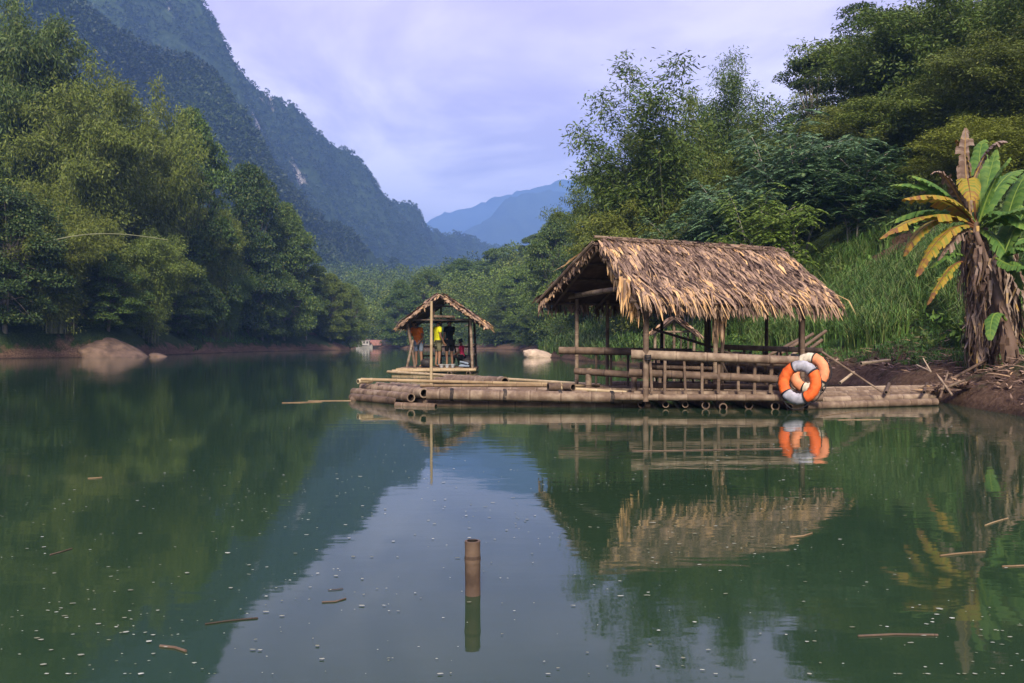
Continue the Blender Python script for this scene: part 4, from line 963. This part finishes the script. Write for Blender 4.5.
def person(loc, face, label, top, bottom, J=None, gr=.022, sc=1.0, long_top=False, short=True, sleeves=True):
    """standing pose by default; J overrides joints. local +Y is forwards"""
    root = empty('person', loc, face); root.scale = (sc, sc, sc); tag(root, label, 'person', 'people on the small raft hut')
    j = dict(pel=(0, 0, .93), sp1=(0, .01, 1.08), sp2=(0, .0, 1.25), ch=(0, -.01, 1.38), nk=(0, 0, 1.50), hd0=(0, .015, 1.58), hd1=(0, .03, 1.66), hd2=(0, .02, 1.73), nose=(0, .125, 1.635),
             shL=(-.17, 0, 1.42), elL=(-.24, -.02, 1.14), wrL=(-.24, .08, .90), shR=(.17, 0, 1.42), elR=(.25, .0, 1.15), wrR=(.22, .14, .93),
             hipL=(-.10, 0, .90), knL=(-.11, .02, .50), anL=(-.12, -.02, .09), toL=(-.13, .14, .03), hipR=(.10, 0, .90), knR=(.11, .03, .50), anR=(.12, .0, .09), toR=(.14, .16, .03))
    j.update(J or {}); j = {k: Vector(v) for k, v in j.items()}
    r = dict(pel=(.15, .10), sp1=(.13, .095), sp2=(.145, .10), ch=(.15, .10), nk=.055, hd0=.065, hd1=(.078, .095), hd2=(.065, .08), nose=.014,
             shL=.055, elL=.04, wrL=.027, shR=.055, elR=.04, wrR=.027, hipL=.088, knL=.056, anL=.036, toL=.03, hipR=.088, knR=.056, anR=.036, toR=.03)
    nodes = {k: (j[k], r[k]) for k in j}
    E = [('pel', 'sp1'), ('sp1', 'sp2'), ('sp2', 'ch'), ('ch', 'nk'), ('nk', 'hd0'), ('hd0', 'hd1'), ('hd1', 'hd2'), ('hd1', 'nose'), ('ch', 'shL'), ('shL', 'elL'), ('elL', 'wrL'), ('ch', 'shR'), ('shR', 'elR'), ('elR', 'wrR'),
         ('pel', 'hipL'), ('hipL', 'knL'), ('knL', 'anL'), ('anL', 'toL'), ('pel', 'hipR'), ('hipR', 'knR'), ('knR', 'anR'), ('anR', 'toR')]
    for s_, sg in (('L', 1), ('R', -1)):
        wv = j['wr' + s_]; d = (wv - j['el' + s_]).normalized(); sd_ = d.cross(Vector((1, 0, 0))).normalized()
        pm = wv + d * .07; nodes['pa' + s_] = (pm, (.034, .02)); E.append(('wr' + s_, 'pa' + s_))
        for f in range(4):
            b0 = pm + sd_ * ((f - 1.5) * .021) + d * .03; ln = (.06, .075, .07, .055)[f]
            nodes['f%s%da' % (s_, f)] = (b0, .009); nodes['f%s%db' % (s_, f)] = (b0 + d * ln * .55 + Vector((0, .01, 0)), .008); nodes['f%s%dc' % (s_, f)] = (b0 + d * ln + Vector((0, .028, 0)), .007)
            E += [('pa' + s_, 'f%s%da' % (s_, f)), ('f%s%da' % (s_, f), 'f%s%db' % (s_, f)), ('f%s%db' % (s_, f), 'f%s%dc' % (s_, f))]
        nodes['t' + s_ + 'a'] = (wv + d * .03 + sd_ * .035, .010); nodes['t' + s_ + 'b'] = (wv + d * .075 + sd_ * .055, .009); E += [('wr' + s_, 't' + s_ + 'a'), ('t' + s_ + 'a', 't' + s_ + 'b')]
    for s_, sx_ in (('L', -1), ('R', 1)): nodes['ear' + s_] = (j['hd1'] + Vector((sx_ * .086, -.01, -.01)), (.012, .025)); E.append(('hd1', 'ear' + s_))
    skinned('body', nodes, E, M['skin'], root, 1)
    def sub(names, grow, extra=None):
        out_ = {}
        for k in names:
            q = r[k]; q = q if isinstance(q, tuple) else (q, q); out_[k] = (j[k], (q[0] + grow, q[1] + grow))
        out_.update(extra or {}); return out_
    hem = j['pel'] + (j['pel'] - j['sp1']) * (.6 if long_top else .05)
    ex = {'hem': (hem, (.155 + gr, .11 + gr))}; ed = [('hem', 'sp1')] + [('sp1', 'sp2'), ('sp2', 'ch')]
    nm = ['sp1', 'sp2', 'ch']
    if sleeves:
        for s_ in 'LR':
            ex['sl' + s_] = (j['sh' + s_].lerp(j['el' + s_], .62), (.066, .066)); nm.append('sh' + s_); ed += [('ch', 'sh' + s_), ('sh' + s_, 'sl' + s_)]
    ex['col'] = (j['ch'].lerp(j['nk'], .55), (.085, .07)); ed.append(('ch', 'col'))
    skinned('shirt', sub(nm, gr, ex), ed, top, root, 1)
    ex = {}; ed = []
    for s_ in 'LR':
        ex['e' + s_] = (j['hip' + s_].lerp(j['kn' + s_], .9), (.088, .088)) if short else (j['kn' + s_].lerp(j['an' + s_], .85), (.062, .062))
        ed.append(('pel', 'hip' + s_))
        if short: ed.append(('hip' + s_, 'e' + s_))
        else: ed += [('hip' + s_, 'kn' + s_), ('kn' + s_, 'e' + s_)]
    skinned('shorts' if short else 'trousers', sub(['pel', 'hipL', 'hipR'] + ([] if short else ['knL', 'knR']), .016, ex), ed, bottom, root, 1)
    up_ = (j['hd2'] - j['hd0']).normalized()
    skinned('hair', {'a': (j['hd1'] + Vector((0, -.035, .035)), (.088, .085)), 'b': (j['hd2'] + up_ * .012 + Vector((0, -.01, 0)), (.075, .085)), 'c': (j['hd1'] + Vector((0, -.055, -.03)), (.06, .04))}, [('a', 'b'), ('a', 'c')], M['hair'], root, 1)
    for sx_ in (-1, 1):
        mb = MB((0, 0, 0)); c_ = j['hd1'] + Vector((sx_ * .032, .088, 0)); mb.tube([c_, c_ + Vector((0, .008, 0))], .010, n=8); mb.build('eye', M['eye'], root, loc=(0, 0, 0))
    mb = MB((0, 0, 0)); c_ = j['hd0'] + Vector((0, .078, .01)); mb.tube([c_ + Vector((-.022, 0, 0)), c_ + Vector((0, .006, -.002)), c_ + Vector((.022, 0, 0))], .006, n=6); mb.build('mouth', CLO['pink'], root, loc=(0, 0, 0))
    return root
DZ = .16
person(P(437.5, 31.2, DZ), R(-60), 'person in a bright yellow shirt standing barefoot behind the upright pole of the small hut', CLO['yellow'], CLO['olive'], gr=.045, long_top=True, sc=1.0,
       J=dict(hd0=(0, .03, 1.57), hd1=(0, .055, 1.64), hd2=(0, .06, 1.71), nose=(0, .15, 1.61)))
person(P(449.5, 31.9, DZ), R(35), 'person in dark clothes standing at the centre of the small hut', CLO['black'], CLO['black'], long_top=True, sc=1.02,
       J=dict(elR=(.26, .14, 1.20), wrR=(.12, .28, 1.25)))
person(P(419.0, 31.4, DZ), R(150), 'person in an orange vest leaning back against the left post of the small hut', CLO['orange'], CLO['grey'], gr=.07, long_top=True, sc=1.0,
       J=dict(sp1=(0, -.02, 1.06), sp2=(.03, .02, 1.22), ch=(.06, .06, 1.34), nk=(.08, .10, 1.45), hd0=(.09, .14, 1.52), hd1=(.1, .17, 1.59), hd2=(.1, .18, 1.66), nose=(.1, .27, 1.56), shL=(-.11, .06, 1.38), shR=(.24, .06, 1.38), elL=(-.22, .05, 1.1), elR=(.30, .12, 1.12), wrL=(-.16, .18, .95), wrR=(.2, .28, .98)))
person(P(462.5, 32.1, DZ - .02), R(75), 'child in a pink red top sitting on the low bench in the small hut', CLO['pink'], CLO['black'], sc=.80, short=False,
       J=dict(pel=(0, 0, .50), sp1=(0, .02, .64), sp2=(0, .04, .80), ch=(0, .05, .93), nk=(0, .07, 1.05), hd0=(0, .09, 1.13), hd1=(0, .105, 1.21), hd2=(0, .10, 1.28), nose=(0, .2, 1.18), shL=(-.16, .05, .97), elL=(-.21, .12, .72), wrL=(-.14, .32, .62), shR=(.16, .05, .97), elR=(.21, .12, .72), wrR=(.14, .34, .62),
              hipL=(-.09, .03, .48), knL=(-.11, .42, .50), anL=(-.11, .44, .10), toL=(-.12, .60, .04), hipR=(.09, .03, .48), knR=(.12, .44, .52), anR=(.13, .50, .10), toR=(.14, .66, .04)))
# things on the small hut's deck
M['white'] = flat_mat('white_plastic', (.7, .7, .68), .5, 9, .1, .05)
M['engine'] = flat_mat('dark_gear', (.03, .025, .025), .6, 20, .4, .3)
def lathe(mb, c, prof, n=14, tone=.5):
    rings = [[mb.addv(Vector(c) + Vector((r_ * math.cos(6.2832 * k / n), r_ * math.sin(6.2832 * k / n), z_))) for k in range(n)] for r_, z_ in prof]
    for a, b_ in zip(rings[:-1], rings[1:]):
        for k in range(n): mb.face([a[k], a[(k + 1) % n], b_[(k + 1) % n], b_[k]], tone)
    mb.face(rings[0][::-1], tone); mb.face(rings[-1], tone)
for px, d, s_, lb in ((441.5, 30.9, 1, 'white bowl on the small hut deck just right of the yellow shirted person'), (447, 30.8, .9, 'second white bowl, under the person in dark clothes'), (452.5, 31, .9, 'white bowl nearest to the seated child')):
    c_ = P(px, d, .16); mb = MB(c_); lathe(mb, c_, [(.05 * s_, 0), (.06 * s_, .02), (.13 * s_, .11), (.14 * s_, .12), (.12 * s_, .11), (.05 * s_, .04)]); o = mb.build('bowl', M['white']); tag(o, lb, 'bowl', 'white bowls on the small hut deck')
for px, d, lb in ((427, 31.0, 'dark round pot on the small hut deck left of the upright pole'), (468, 31.2, 'dark pot at the right post of the small hut')):
    c_ = P(px, d, .16); root = empty('pot', c_); tag(root, lb, 'pot'); mb = MB((0, 0, 0)); lathe(mb, (0, 0, 0), [(.14, 0), (.21, .06), (.24, .18), (.20, .27), (.17, .29)], 16); mb.build('bowl_body', M['engine'], root)
    mb = MB((0, 0, 0)); lathe(mb, (0, 0, .292), [(.175, 0), (.12, .03), (.03, .045), (.03, .07), (.01, .08)], 16); mb.build('lid', M['engine'], root)
c_ = P(465, 30.6, .17); mb = MB(c_); 
for k in range(7): mb.tube([c_ + Vector((random.uniform(-.22, .1), random.uniform(-.1, .1), .03 + .03 * k)), c_ + Vector((random.uniform(.0, .3), random.uniform(-.15, .15), .03 + .02 * k))], .035, n=7, tone=random.uniform(.3, .9))
o = mb.build('cloth_bundle', CLO['grey']); tag(o, 'crumpled pale bundle on the deck at the feet of the seated child', 'bundle')

# ------------------------------------------------------------------ third hut seen under the big roof
h3 = empty('shore_hut', P(675, 30, 0)); tag(h3, 'tiny peaked bamboo hut frame seen under the big roof behind its railings', 'hut')
z3 = Hs(P(675, 30, 0).x, 30)
for y_ in (29.3, 31.2):
    for a, b_ in (((655, 345), (655, 338)), ((694, 345), (694, 335))): pole('post', h3, P(a[0], y_, -.3), W(b_[0], b_[1] - 4, y_), .05, BM, tone=.6)
    pole('rafter', h3, W(674, 320, y_), W(653, 335, y_), .05, BM, tone=.75); pole('rafter', h3, W(674, 320, y_), W(698, 336, y_), .05, DP, tone=.7)
    pole('tie_beam', h3, W(656, 332, y_), W(695, 331.5, y_), .04, BM, tone=.6)
    pole('king_post', h3, P(674, y_, 0), W(674, 320, y_), .05, BM, tone=.5)
    for px in (664, 681, 688): pole('stake', h3, P(px, y_, 0), W(px, 333, y_), .03, DP, tone=.6)
mb = MB(h3.location); thatch_slope(mb, W(674, 318.5, 29), W(674, 318.5, 31.6), W(651, 335, 31.6), W(651, 335, 29), 5, 26, .4, .07, 61); mb.build('roof', M['thatch'], h3, loc=(0, 0, 0), smooth=False)
mb = MB(h3.location); thatch_slope(mb, W(674, 318.5, 29), W(674, 318.5, 31.6), W(699, 337, 31.6), W(699, 337, 29), 5, 26, .4, .07, 62); mb.build('roof', M['thatch'], h3, loc=(0, 0, 0), smooth=False)

# ------------------------------------------------------------------ stake, rocks, floating bits
st = pole('bamboo_stake', None, P(473.5, 3.56, -.5), P(472.5, 3.56, .225), .031, BM, r1=.033, tone=.30, step=.17, n=18); tag(st, 'weathered bamboo stake standing upright in the open water in the foreground', 'stake')
def rock(c, sx, sy, sz, mat, label, seed, name='boulder'):
    bm = bmesh.new(); bmesh.ops.create_icosphere(bm, subdivisions=5, radius=1)
    for v in bm.verts:
        p = v.co.copy(); a = np.array([p.x * 1.6 + seed]); b_ = np.array([p.y * 1.6 + p.z * 1.3 + seed])
        k = 1 + .35 * (float(fbm(a, b_, seed, 4)[0]) - .45) + .06 * (float(fbm(a * 5, b_ * 5, seed, 3)[0]) - .45)
        q = p * k; q.x += .25 * (1 - abs(p.z)) * 0 ; v.co = Vector((q.x * sx - (.62 * sx * max(0, q.z)), q.y * sy, q.z * sz))
    me = bpy.data.meshes.new(name); bm.to_mesh(me); bm.free(); me.shade_smooth(); o = link(name, me, mat); o.location = c; tag(o, label, 'rock', 'rocks at the water edge'); return o
M['rock1'] = flat_mat('brown_rock', (.12, .078, .055), .9, 1.4, .6, 1.0)
M['rock2'] = flat_mat('pale_rock', (.50, .38, .27), .85, 2.5, .3, .8)
rock(P(110, 64.5, -.1), 2.7, 2.8, 1.65, M['rock1'], 'big smooth brown boulder at the water edge of the left bank', 3)
rock(P(84, 62.5, -.1), .8, .9, .55, M['rock1'], 'small dark rock at the left foot of the big brown boulder', 12, 'rock')
rock(P(160, 65.5, -.1), .7, .6, .38, M['rock1'], 'low flat rock just right of the big brown boulder', 15, 'rock')
rock(P(541, 62, 0), 1.15, 1.0, .62, M['rock2'], 'pale tan rock at the tip of the grassy shore right of the small hut', 5)
M['litter'] = flat_mat('floating_litter', (.42, .36, .27), .8, 30, .35, .2)
FL = [((282, 14.9), (322, 15.2), .022, TN, 'pale floating pole farthest left of the low raft'), ((308, 15.4), (351, 15.5), .02, TN, 'second pale floating pole just left of the low raft'),
      ((205, 3.18), (258, 3.25), .006, DP, 'dark thin stick floating near the bottom left of the open water'), ((322, 3.45), (346, 3.5), .006, BM, 'short brown stick floating left of the stake'),
      ((328, 3.62), (343, 3.64), .004, DP, 'tiny dark twig floating just above the short brown stick'), ((632, 8.25), (782, 8.45), .014, BM, 'long thin grey pole added in place of a pale wind line on the water in front of the big hut'),  # long pole is added, standing in for a pale ripple line on the water
      ((858, 3.05), (938, 3.06), .008, BM, 'brown stick floating at the bottom edge on the right'), ((940, 4.2), (985, 4.28), .009, TN, 'pale stick floating above the bottom right corner'),
      ((1002, 4.0), (1030, 4.02), .008, TN, 'pale stick floating at the right frame edge'), ((790, 4.6), (812, 4.7), .009, TN, 'light twig floating in the dark reflection right of centre'),
      ((838, 11.6), (880, 11.7), .012, TN, 'thin pale reed floating right of the bright life ring'), ((820, 12.2), (862, 13.2), .01, TN, 'slanting pale reed floating by the right raft'),
      ((985, 4.9), (1008, 5.1), .008, TN, 'short pale twig floating upper right of the banana reflection'), ((160, 2.95), (186, 2.9), .010, BM, 'brown bark piece floating at the bottom left edge'),
      ((50, 4.22), (72, 4.35), .006, BM, 'small olive twig floating in the dark left water'), ((88, 6.6), (102, 6.65), .010, TN, 'tan leaf stalk floating in the left water')]
for (a, da), (b_, db), r, mt, lb in FL:
    o = pole('floating_stick', None, P(a, da, .003), P(b_, db, .003), r * .48, mt, tone=.34, n=7, bend=.02 * random.uniform(-1, 1)); tag(o, lb, 'stick', 'sticks floating on the river')
rng = np.random.default_rng(9); n = 1100
d_ = 896 / (5 + 337 * rng.random(n) ** 1.0) ; d_ = np.clip(d_, 2.7, 60); px_ = rng.uniform(-30, 1050, n)
cl_ = rng.random(n) < .55; cxs = rng.uniform(0, 1024, 16); cds = rng.uniform(2.9, 9, 16); ki = rng.integers(0, 16, n)
px_ = np.where(cl_, cxs[ki] + rng.normal(size=n) * 55, px_); d_ = np.where(cl_, cds[ki] * (1 + rng.normal(size=n) * .1), d_)
mb = MB()
for i in range(n):
    c_ = P(px_[i], max(2.7, d_[i]), .004); s_ = random.uniform(.002, .0068) * (1 + d_[i] * .10) * (1.6 if random.random() < .1 else 1); a = random.uniform(-.35, .35); s_ *= random.uniform(.6, 1.5); e = random.uniform(.3, .8)
    if c_.x > float(np.interp(c_.y, YR, XR)) - .4 or (13 < c_.y < 17.5 and c_.x > -2.6): continue
    m_ = random.randint(5, 7); ids = []
    for k in range(m_):
        q = 6.2832 * k / m_; rr4 = s_ * random.uniform(.7, 1.2); ids.append(mb.addv(c_ + Vector((rr4 * math.cos(q) * math.cos(a) - rr4 * e * math.sin(q) * math.sin(a), rr4 * math.cos(q) * math.sin(a) + rr4 * e * math.sin(q) * math.cos(a), random.uniform(0, .0006)))))
    cc = mb.addv(c_ + Vector((0, 0, .0015)))
    tn = random.uniform(.3, 1)
    for k in range(m_): mb.face([ids[k], ids[(k + 1) % m_], cc], tn)
M['fleck'] = tone_mat('fleck', [(0, (.06, .07, .03)), (.45, (.16, .17, .11)), (1, (.42, .44, .38))], ns=30)
o = mb.build('floating_flecks', M['fleck'], smooth=False); tag(o, 'tiny pale leaf bits and foam flecks scattered over the river surface', 'flecks', kind='stuff')

# ------------------------------------------------------------------ boats far up the river
M['boatbrown'] = flat_mat('faded_red_canopy', (.25, .12, .10), .8, 2, .3, .2); M['boatwhite'] = flat_mat('white_boat_paint', (.34, .32, .30), .6, 2, .15, .1); M['hull'] = flat_mat('dark_hull', (.05, .04, .04), .7, 2, .3, .1)
def boat(px, d, L, label, canopy, kind=0):
    root = empty('boat', P(px, d, 0)); tag(root, label, 'boat', 'boats moored far up the river'); x0 = 0
    mb = MB((0, 0, 0)); prof = []
    for i in range(9):
        u = i / 8; wdt = .75 * math.sin(math.pi * min(1, .12 + u * .8)) ** .5; sh_ = .45 + .35 * (2 * u - 1) ** 2; x = (u - .5) * L
        prof.append([mb.addv((x, -wdt, sh_)), mb.addv((x, -wdt * .6, -.1)), mb.addv((x, wdt * .6, -.1)), mb.addv((x, wdt, sh_))])
    for a, b_ in zip(prof[:-1], prof[1:]):
        for k in range(4): mb.face([a[k], a[(k + 1) % 4], b_[(k + 1) % 4], b_[k]])
    mb.face(prof[0]); mb.face(prof[-1]); mb.build('hull', M['hull'] if kind else M['boatwhite'], root)
    mb = MB((0, 0, 0)); n_ = 8
    if kind == 1:
        rows = [[mb.addv((x, -.8 * math.cos(math.pi * k / n_), .55 + 1.15 * math.sin(math.pi * k / n_))) for k in range(n_ + 1)] for x in (-L * .33, 0, L * .33)]
        for a, b_ in zip(rows[:-1], rows[1:]):
            for k in range(n_): mb.face([a[k], a[k + 1], b_[k + 1], b_[k]])
        mb.build('canopy', canopy, root)
    else:
        mb.box((0, 0, 1.05), L * .62, 1.1, .95); mb.build('cabin', canopy, root)
        mb = MB((0, 0, 0)); mb.box((0, 0, 1.6), L * .74, 1.4, .1); mb.build('roof', M['boatwhite'], root)
        for k in range(3):
            mb = MB((0, 0, 0)); mb.box(((k - 1) * L * .19, -.56, 1.15), L * .1, .05, .4); mb.build('window', M['hull'], root)
    return root
boat(364.5, 176, 3.4, 'small white cabin boat, leftmost of the boats far up the river', M['boatwhite'], 0)
boat(374, 178, 5.0, 'boat with a rounded brown canopy far up the river', M['boatbrown'], 1)
boat(386, 180, 4.6, 'dark covered boat, rightmost of the boats far up the river', M['hull'], 1)

# ------------------------------------------------------------------ banana plants
BLM = {}
def banana_mat(name, stops, tr=.25):
    m, t, b, o = newmat(name)
    a = N(t, 'ShaderNodeAttribute', attribute_name='tone'); nn_ = noise(t, 3.5, 6)
    f = math_(t, 'ADD', a.outputs['Fac'], math_(t, 'MULTIPLY', math_(t, 'SUBTRACT', nn_, .5), .7))
    c = ramp(t, f, stops); t.links.new(c, b.inputs['Base Color']); b.inputs['Roughness'].default_value = .6; setin(b, 'Specular IOR Level', .2)
    trn = N(t, 'ShaderNodeBsdfTranslucent'); t.links.new(c, trn.inputs[0]); ms = N(t, 'ShaderNodeMixShader'); ms.inputs[0].default_value = tr
    t.links.new(b.outputs[0], ms.inputs[1]); t.links.new(trn.outputs[0], ms.inputs[2]); t.links.new(ms.outputs[0], o.inputs[0]); BLM[name] = m
banana_mat('green_banana_leaf', [(.1, (.03, .08, .02)), (.5, (.08, .17, .035)), (.9, (.19, .28, .05))])
banana_mat('yellow_banana_leaf', [(.1, (.06, .10, .02)), (.4, (.20, .22, .03)), (.6, (.38, .25, .03)), (.85, (.20, .09, .04))])
banana_mat('dry_banana_leaf', [(.1, (.06, .035, .022)), (.5, (.17, .11, .08)), (.8, (.33, .25, .20)), (1, (.42, .26, .08))], .1)
def banana_leaf(root, a, m_, b_, wd, mat, seed, fold=.25, ragged=.25):
    rng = random.Random(seed); a, m_, b_ = Vector(a), Vector(m_), Vector(b_); n = 40; mb = MB(root.location)
    wd *= 1.25
    pt = lambda u: a * (1 - u) ** 2 + m_ * 2 * u * (1 - u) + b_ * u * u
    tg = lambda u: ((m_ - a) * (1 - u) + (b_ - m_) * u).normalized()
    mb.tube([pt(u / 12) for u in range(13)], [.024 - .0016 * u for u in range(13)], n=6, tone=.95, cap=False)
    for sg in (-1, 1):
        prev = None; u0 = .10
        k = 0
        while k < n:
            seglen = rng.randint(2, 7) if ragged > .1 else n
            dr = rng.uniform(-.15, .45) * ragged * 2.6; shrink = rng.uniform(1 - ragged, 1)
            ragged = max(ragged, .22); prev = None
            for q in range(seglen + 1):
                kk = min(k + q, n); u = u0 + (1 - u0) * kk / n
                w_ = wd * .5 * (math.sin(math.pi * min(1, (u - u0) / (1 - u0) * .93 + .06)) ** .55) * shrink
                T = tg(u); sd_ = T.cross(Vector((0, 0, 1)));  sd_ = sd_.normalized() if sd_.length > .15 else T.cross(Vector((0, 1, .3))).normalized()
                up_ = sd_.cross(T).normalized()
                p = pt(u); e1 = p + sd_ * sg * w_ * .55 + up_ * (fold * w_ * .3) + T * w_ * .25; e2 = p + sd_ * sg * w_ + T * w_ * .5 - Vector((0, 0, 1)) * w_ * (fold + dr) + up_ * .01 * math.sin(kk * 2.1)
                row = [mb.addv(p), mb.addv(e1), mb.addv(e2)]
                if prev: 
                    tn = .5 + .1 * math.sin(kk * 1.7) + rng.uniform(-.06, .06) + (.18 if u > .85 else 0)
                    mb.face([prev[0], row[0], row[1], prev[1]], tn); mb.face([prev[1], row[1], row[2], prev[2]], tn + .06)
                prev = row
                if kk == n: break
            k += seglen
    return mb.build('leaf', mat, root, loc=(0, 0, 0))
def banana(px, d, name_label, top, stemr, leaves, skirt, seed):
    base = P(px, d, 0); base.z = Hs(base.x, d) - .15; root = empty('banana_plant', base); tag(root, name_label, 'banana plant', 'banana plants on the right bank')
    tp = W(*top); mb = MB(base); md_ = base.lerp(tp, .5) + Vector((.05, 0, 0))
    mb.tube([base, base.lerp(md_, .5), md_, md_.lerp(tp, .5), tp], [stemr * 1.2, stemr, stemr * .85, stemr * .65, stemr * .4], n=12, tone=.45); mb.build('stem', BLM['dry_banana_leaf'] if skirt else BLM['yellow_banana_leaf'], root, loc=(0, 0, 0))
    if skirt:
        mb = MB(base); rng = random.Random(seed)
        for i in range(skirt):
            u = rng.uniform(.12, .98); c_ = base.lerp(tp, u); a = rng.random() * 6.28; rr5 = stemr * rng.uniform(.9, 1.5)
            p = c_ + Vector((math.cos(a) * rr5, math.sin(a) * rr5, 0)); ln = rng.uniform(.4, 1.1); dr = Vector((math.cos(a) * rng.uniform(.0, .2), math.sin(a) * rng.uniform(.0, .2), -1)).normalized()
            s_ = Vector((-math.sin(a), math.cos(a), 0)) * rng.uniform(.015, .05); tn = rng.uniform(.15, .9)
            prev = [mb.addv(p - s_), mb.addv(p + s_)]
            for q in range(1, 6):
                c2 = p + dr * ln * q / 5 + Vector((rng.gauss(0, .025), rng.gauss(0, .025), 0)); ww = s_ * (1 - q / 6) * rng.uniform(.6, 1.3)
                if c2.z < base.z + .1: break
                row = [mb.addv(c2 - ww), mb.addv(c2 + ww)]; mb.face([prev[0], prev[1], row[1], row[0]], min(1, max(0, tn + rng.uniform(-.2, .2)))); prev = row
        mb.build('dead_leaf_skirt', BLM['dry_banana_leaf'], root, loc=(0, 0, 0), smooth=False)
    for i, (a, m_, b_, wd, mt, rg) in enumerate(leaves):
        banana_leaf(root, W(*a), W(*m_), W(*b_), wd, BLM[{'g': 'green_banana_leaf', 'y': 'yellow_banana_leaf', 'd': 'dry_banana_leaf'}[mt]], seed * 31 + i, ragged=rg)
    return root
banana(984, 16.0, 'tall banana plant with a shaggy brown stem, yellow drooping leaves and a dry brown top', (975, 222, 15.9), .155, [
    ((978, 232, 16.0), (960, 200, 16.6), (930, 214, 16.9), .34, 'g', .3), ((976, 228, 16.0), (985, 190, 16.8), (996, 150, 17.0), .36, 'g', .3), ((978, 230, 15.9), (1004, 214, 15.2), (1036, 206, 14.8), .38, 'g', .3), ((974, 228, 15.9), (946, 214, 15.4), (916, 276, 15.1), .32, 'y', .4), ((976, 230, 15.9), (1000, 226, 15.4), (1022, 290, 15.0), .36, 'g', .3), ((974, 226, 15.9), (950, 186, 16.2), (912, 176, 16.5), .36, 'g', .3), ((972, 232, 15.9), (955, 226, 15.7), (938, 262, 15.6), .3, 'd', .6),
    ((976, 226, 15.9), (948, 188, 15.6), (904, 199, 15.2), .40, 'y', .2), ((974, 226, 15.9), (930, 200, 15.3), (880, 239, 14.9), .36, 'y', .45),
    ((972, 224, 15.9), (925, 205, 15.6), (904, 256, 15.5), .34, 'y', .4), ((976, 222, 15.9), (940, 178, 16.4), (890, 186, 16.8), .36, 'g', .2),
    ((972, 225, 15.9), (962, 165, 15.9), (966, 128, 15.8), .34, 'd', .6), ((970, 190, 15.8), (985, 140, 15.6), (1006, 142, 15.5), .34, 'd', .4),
    ((968, 188, 15.8), (966, 165, 15.7), (971, 200, 15.4), .34, 'y', .1), ((976, 225, 15.9), (972, 160, 16.0), (956, 140, 16.0), .30, 'y', .3),
    ((974, 228, 15.9), (944, 165, 15.8), (936, 172, 15.6), .30, 'd', .7), ((978, 226, 15.9), (990, 180, 15.7), (1010, 158, 15.6), .42, 'g', .15),
    ((978, 226, 15.9), (1000, 196, 15.5), (1030, 232, 15.0), .42, 'g', .1), ((980, 228, 15.9), (996, 172, 16.3), (1022, 170, 16.6), .38, 'g', .2),
    ((974, 226, 15.9), (938, 196, 16.6), (884, 226, 16.9), .34, 'g', .35), ((962, 262, 15.8), (948, 262, 15.5), (928, 305, 15.3), .24, 'y', .5),
    ((966, 258, 15.9), (950, 246, 15.7), (930, 268, 15.6), .26, 'g', .3), ((982, 222, 16.1), (975, 150, 16.4), (984, 140, 16.5), .3, 'g', .2)], 420, 5)
banana(1016, 15.2, 'banana plant with broad green leaves at the right frame edge leaning left', (976, 232, 15.5), .11, [
    ((1000, 262, 15.3), (1018, 236, 15.0), (1046, 262, 14.7), .40, 'g', .1), ((996, 258, 15.3), (1012, 270, 14.9), (1034, 266, 14.5), .42, 'g', .1),
    ((1002, 262, 15.3), (1016, 216, 15.3), (1040, 196, 15.3), .42, 'g', .15), ((1006, 320, 15.1), (990, 300, 14.8), (990, 340, 14.6), .2, 'g', .1),
    ((1004, 268, 15.2), (1024, 248, 14.9), (1042, 300, 14.6), .36, 'g', .2), ((1000, 262, 15.3), (1008, 230, 15.6), (1020, 205, 15.8), .36, 'g', .1)], 60, 6)
banana(1006, 16.6, 'shorter brown banana stem hung with dead leaves between the other two', (1002, 246, 16.5), .20, [
    ((1002, 248, 16.5), (1010, 190, 16.6), (1030, 170, 16.8), .4, 'g', .2), ((1002, 250, 16.5), (1020, 262, 16.2), (1030, 318, 16.0), .34, 'd', .6),
    ((1000, 250, 16.5), (984, 262, 16.0), (980, 330, 15.9), .3, 'd', .7), ((1004, 250, 16.5), (1030, 226, 16.6), (1060, 250, 16.8), .4, 'g', .2)], 420, 8)
cc_ = P(30, 57, 0)
o = pole('bamboo_culm', None, W(5, 256, 57), W(168, 240, 58), .05, M['culmgreen'], r1=.02, tone=.9, n=6, sag=.9, hollow=False); tag(o, 'single thin bamboo culm bending out sideways over the left bank', 'bamboo')
#HAZE
hz = bpy.data.materials.new('haze_air'); hz.use_nodes = True; t = hz.node_tree; t.nodes.clear()
o_ = N(t, 'ShaderNodeOutputMaterial'); pv = N(t, 'ShaderNodeVolumePrincipled'); t.links.new(pv.outputs[0], o_.inputs['Volume'])
pv.inputs['Color'].default_value = (.25, .45, .88, 1); pv.inputs['Density'].default_value = HAZE; pv.inputs['Anisotropy'].default_value = .1
hb = MB((0, 0, 0)); hb.box((0, 0, 262), 9200, 9200, 530)
h_ = hb.build('haze', hz, smooth=False); h_['kind'] = 'stuff'; tag(h_, 'thin blue haze filling the river valley air', 'haze')
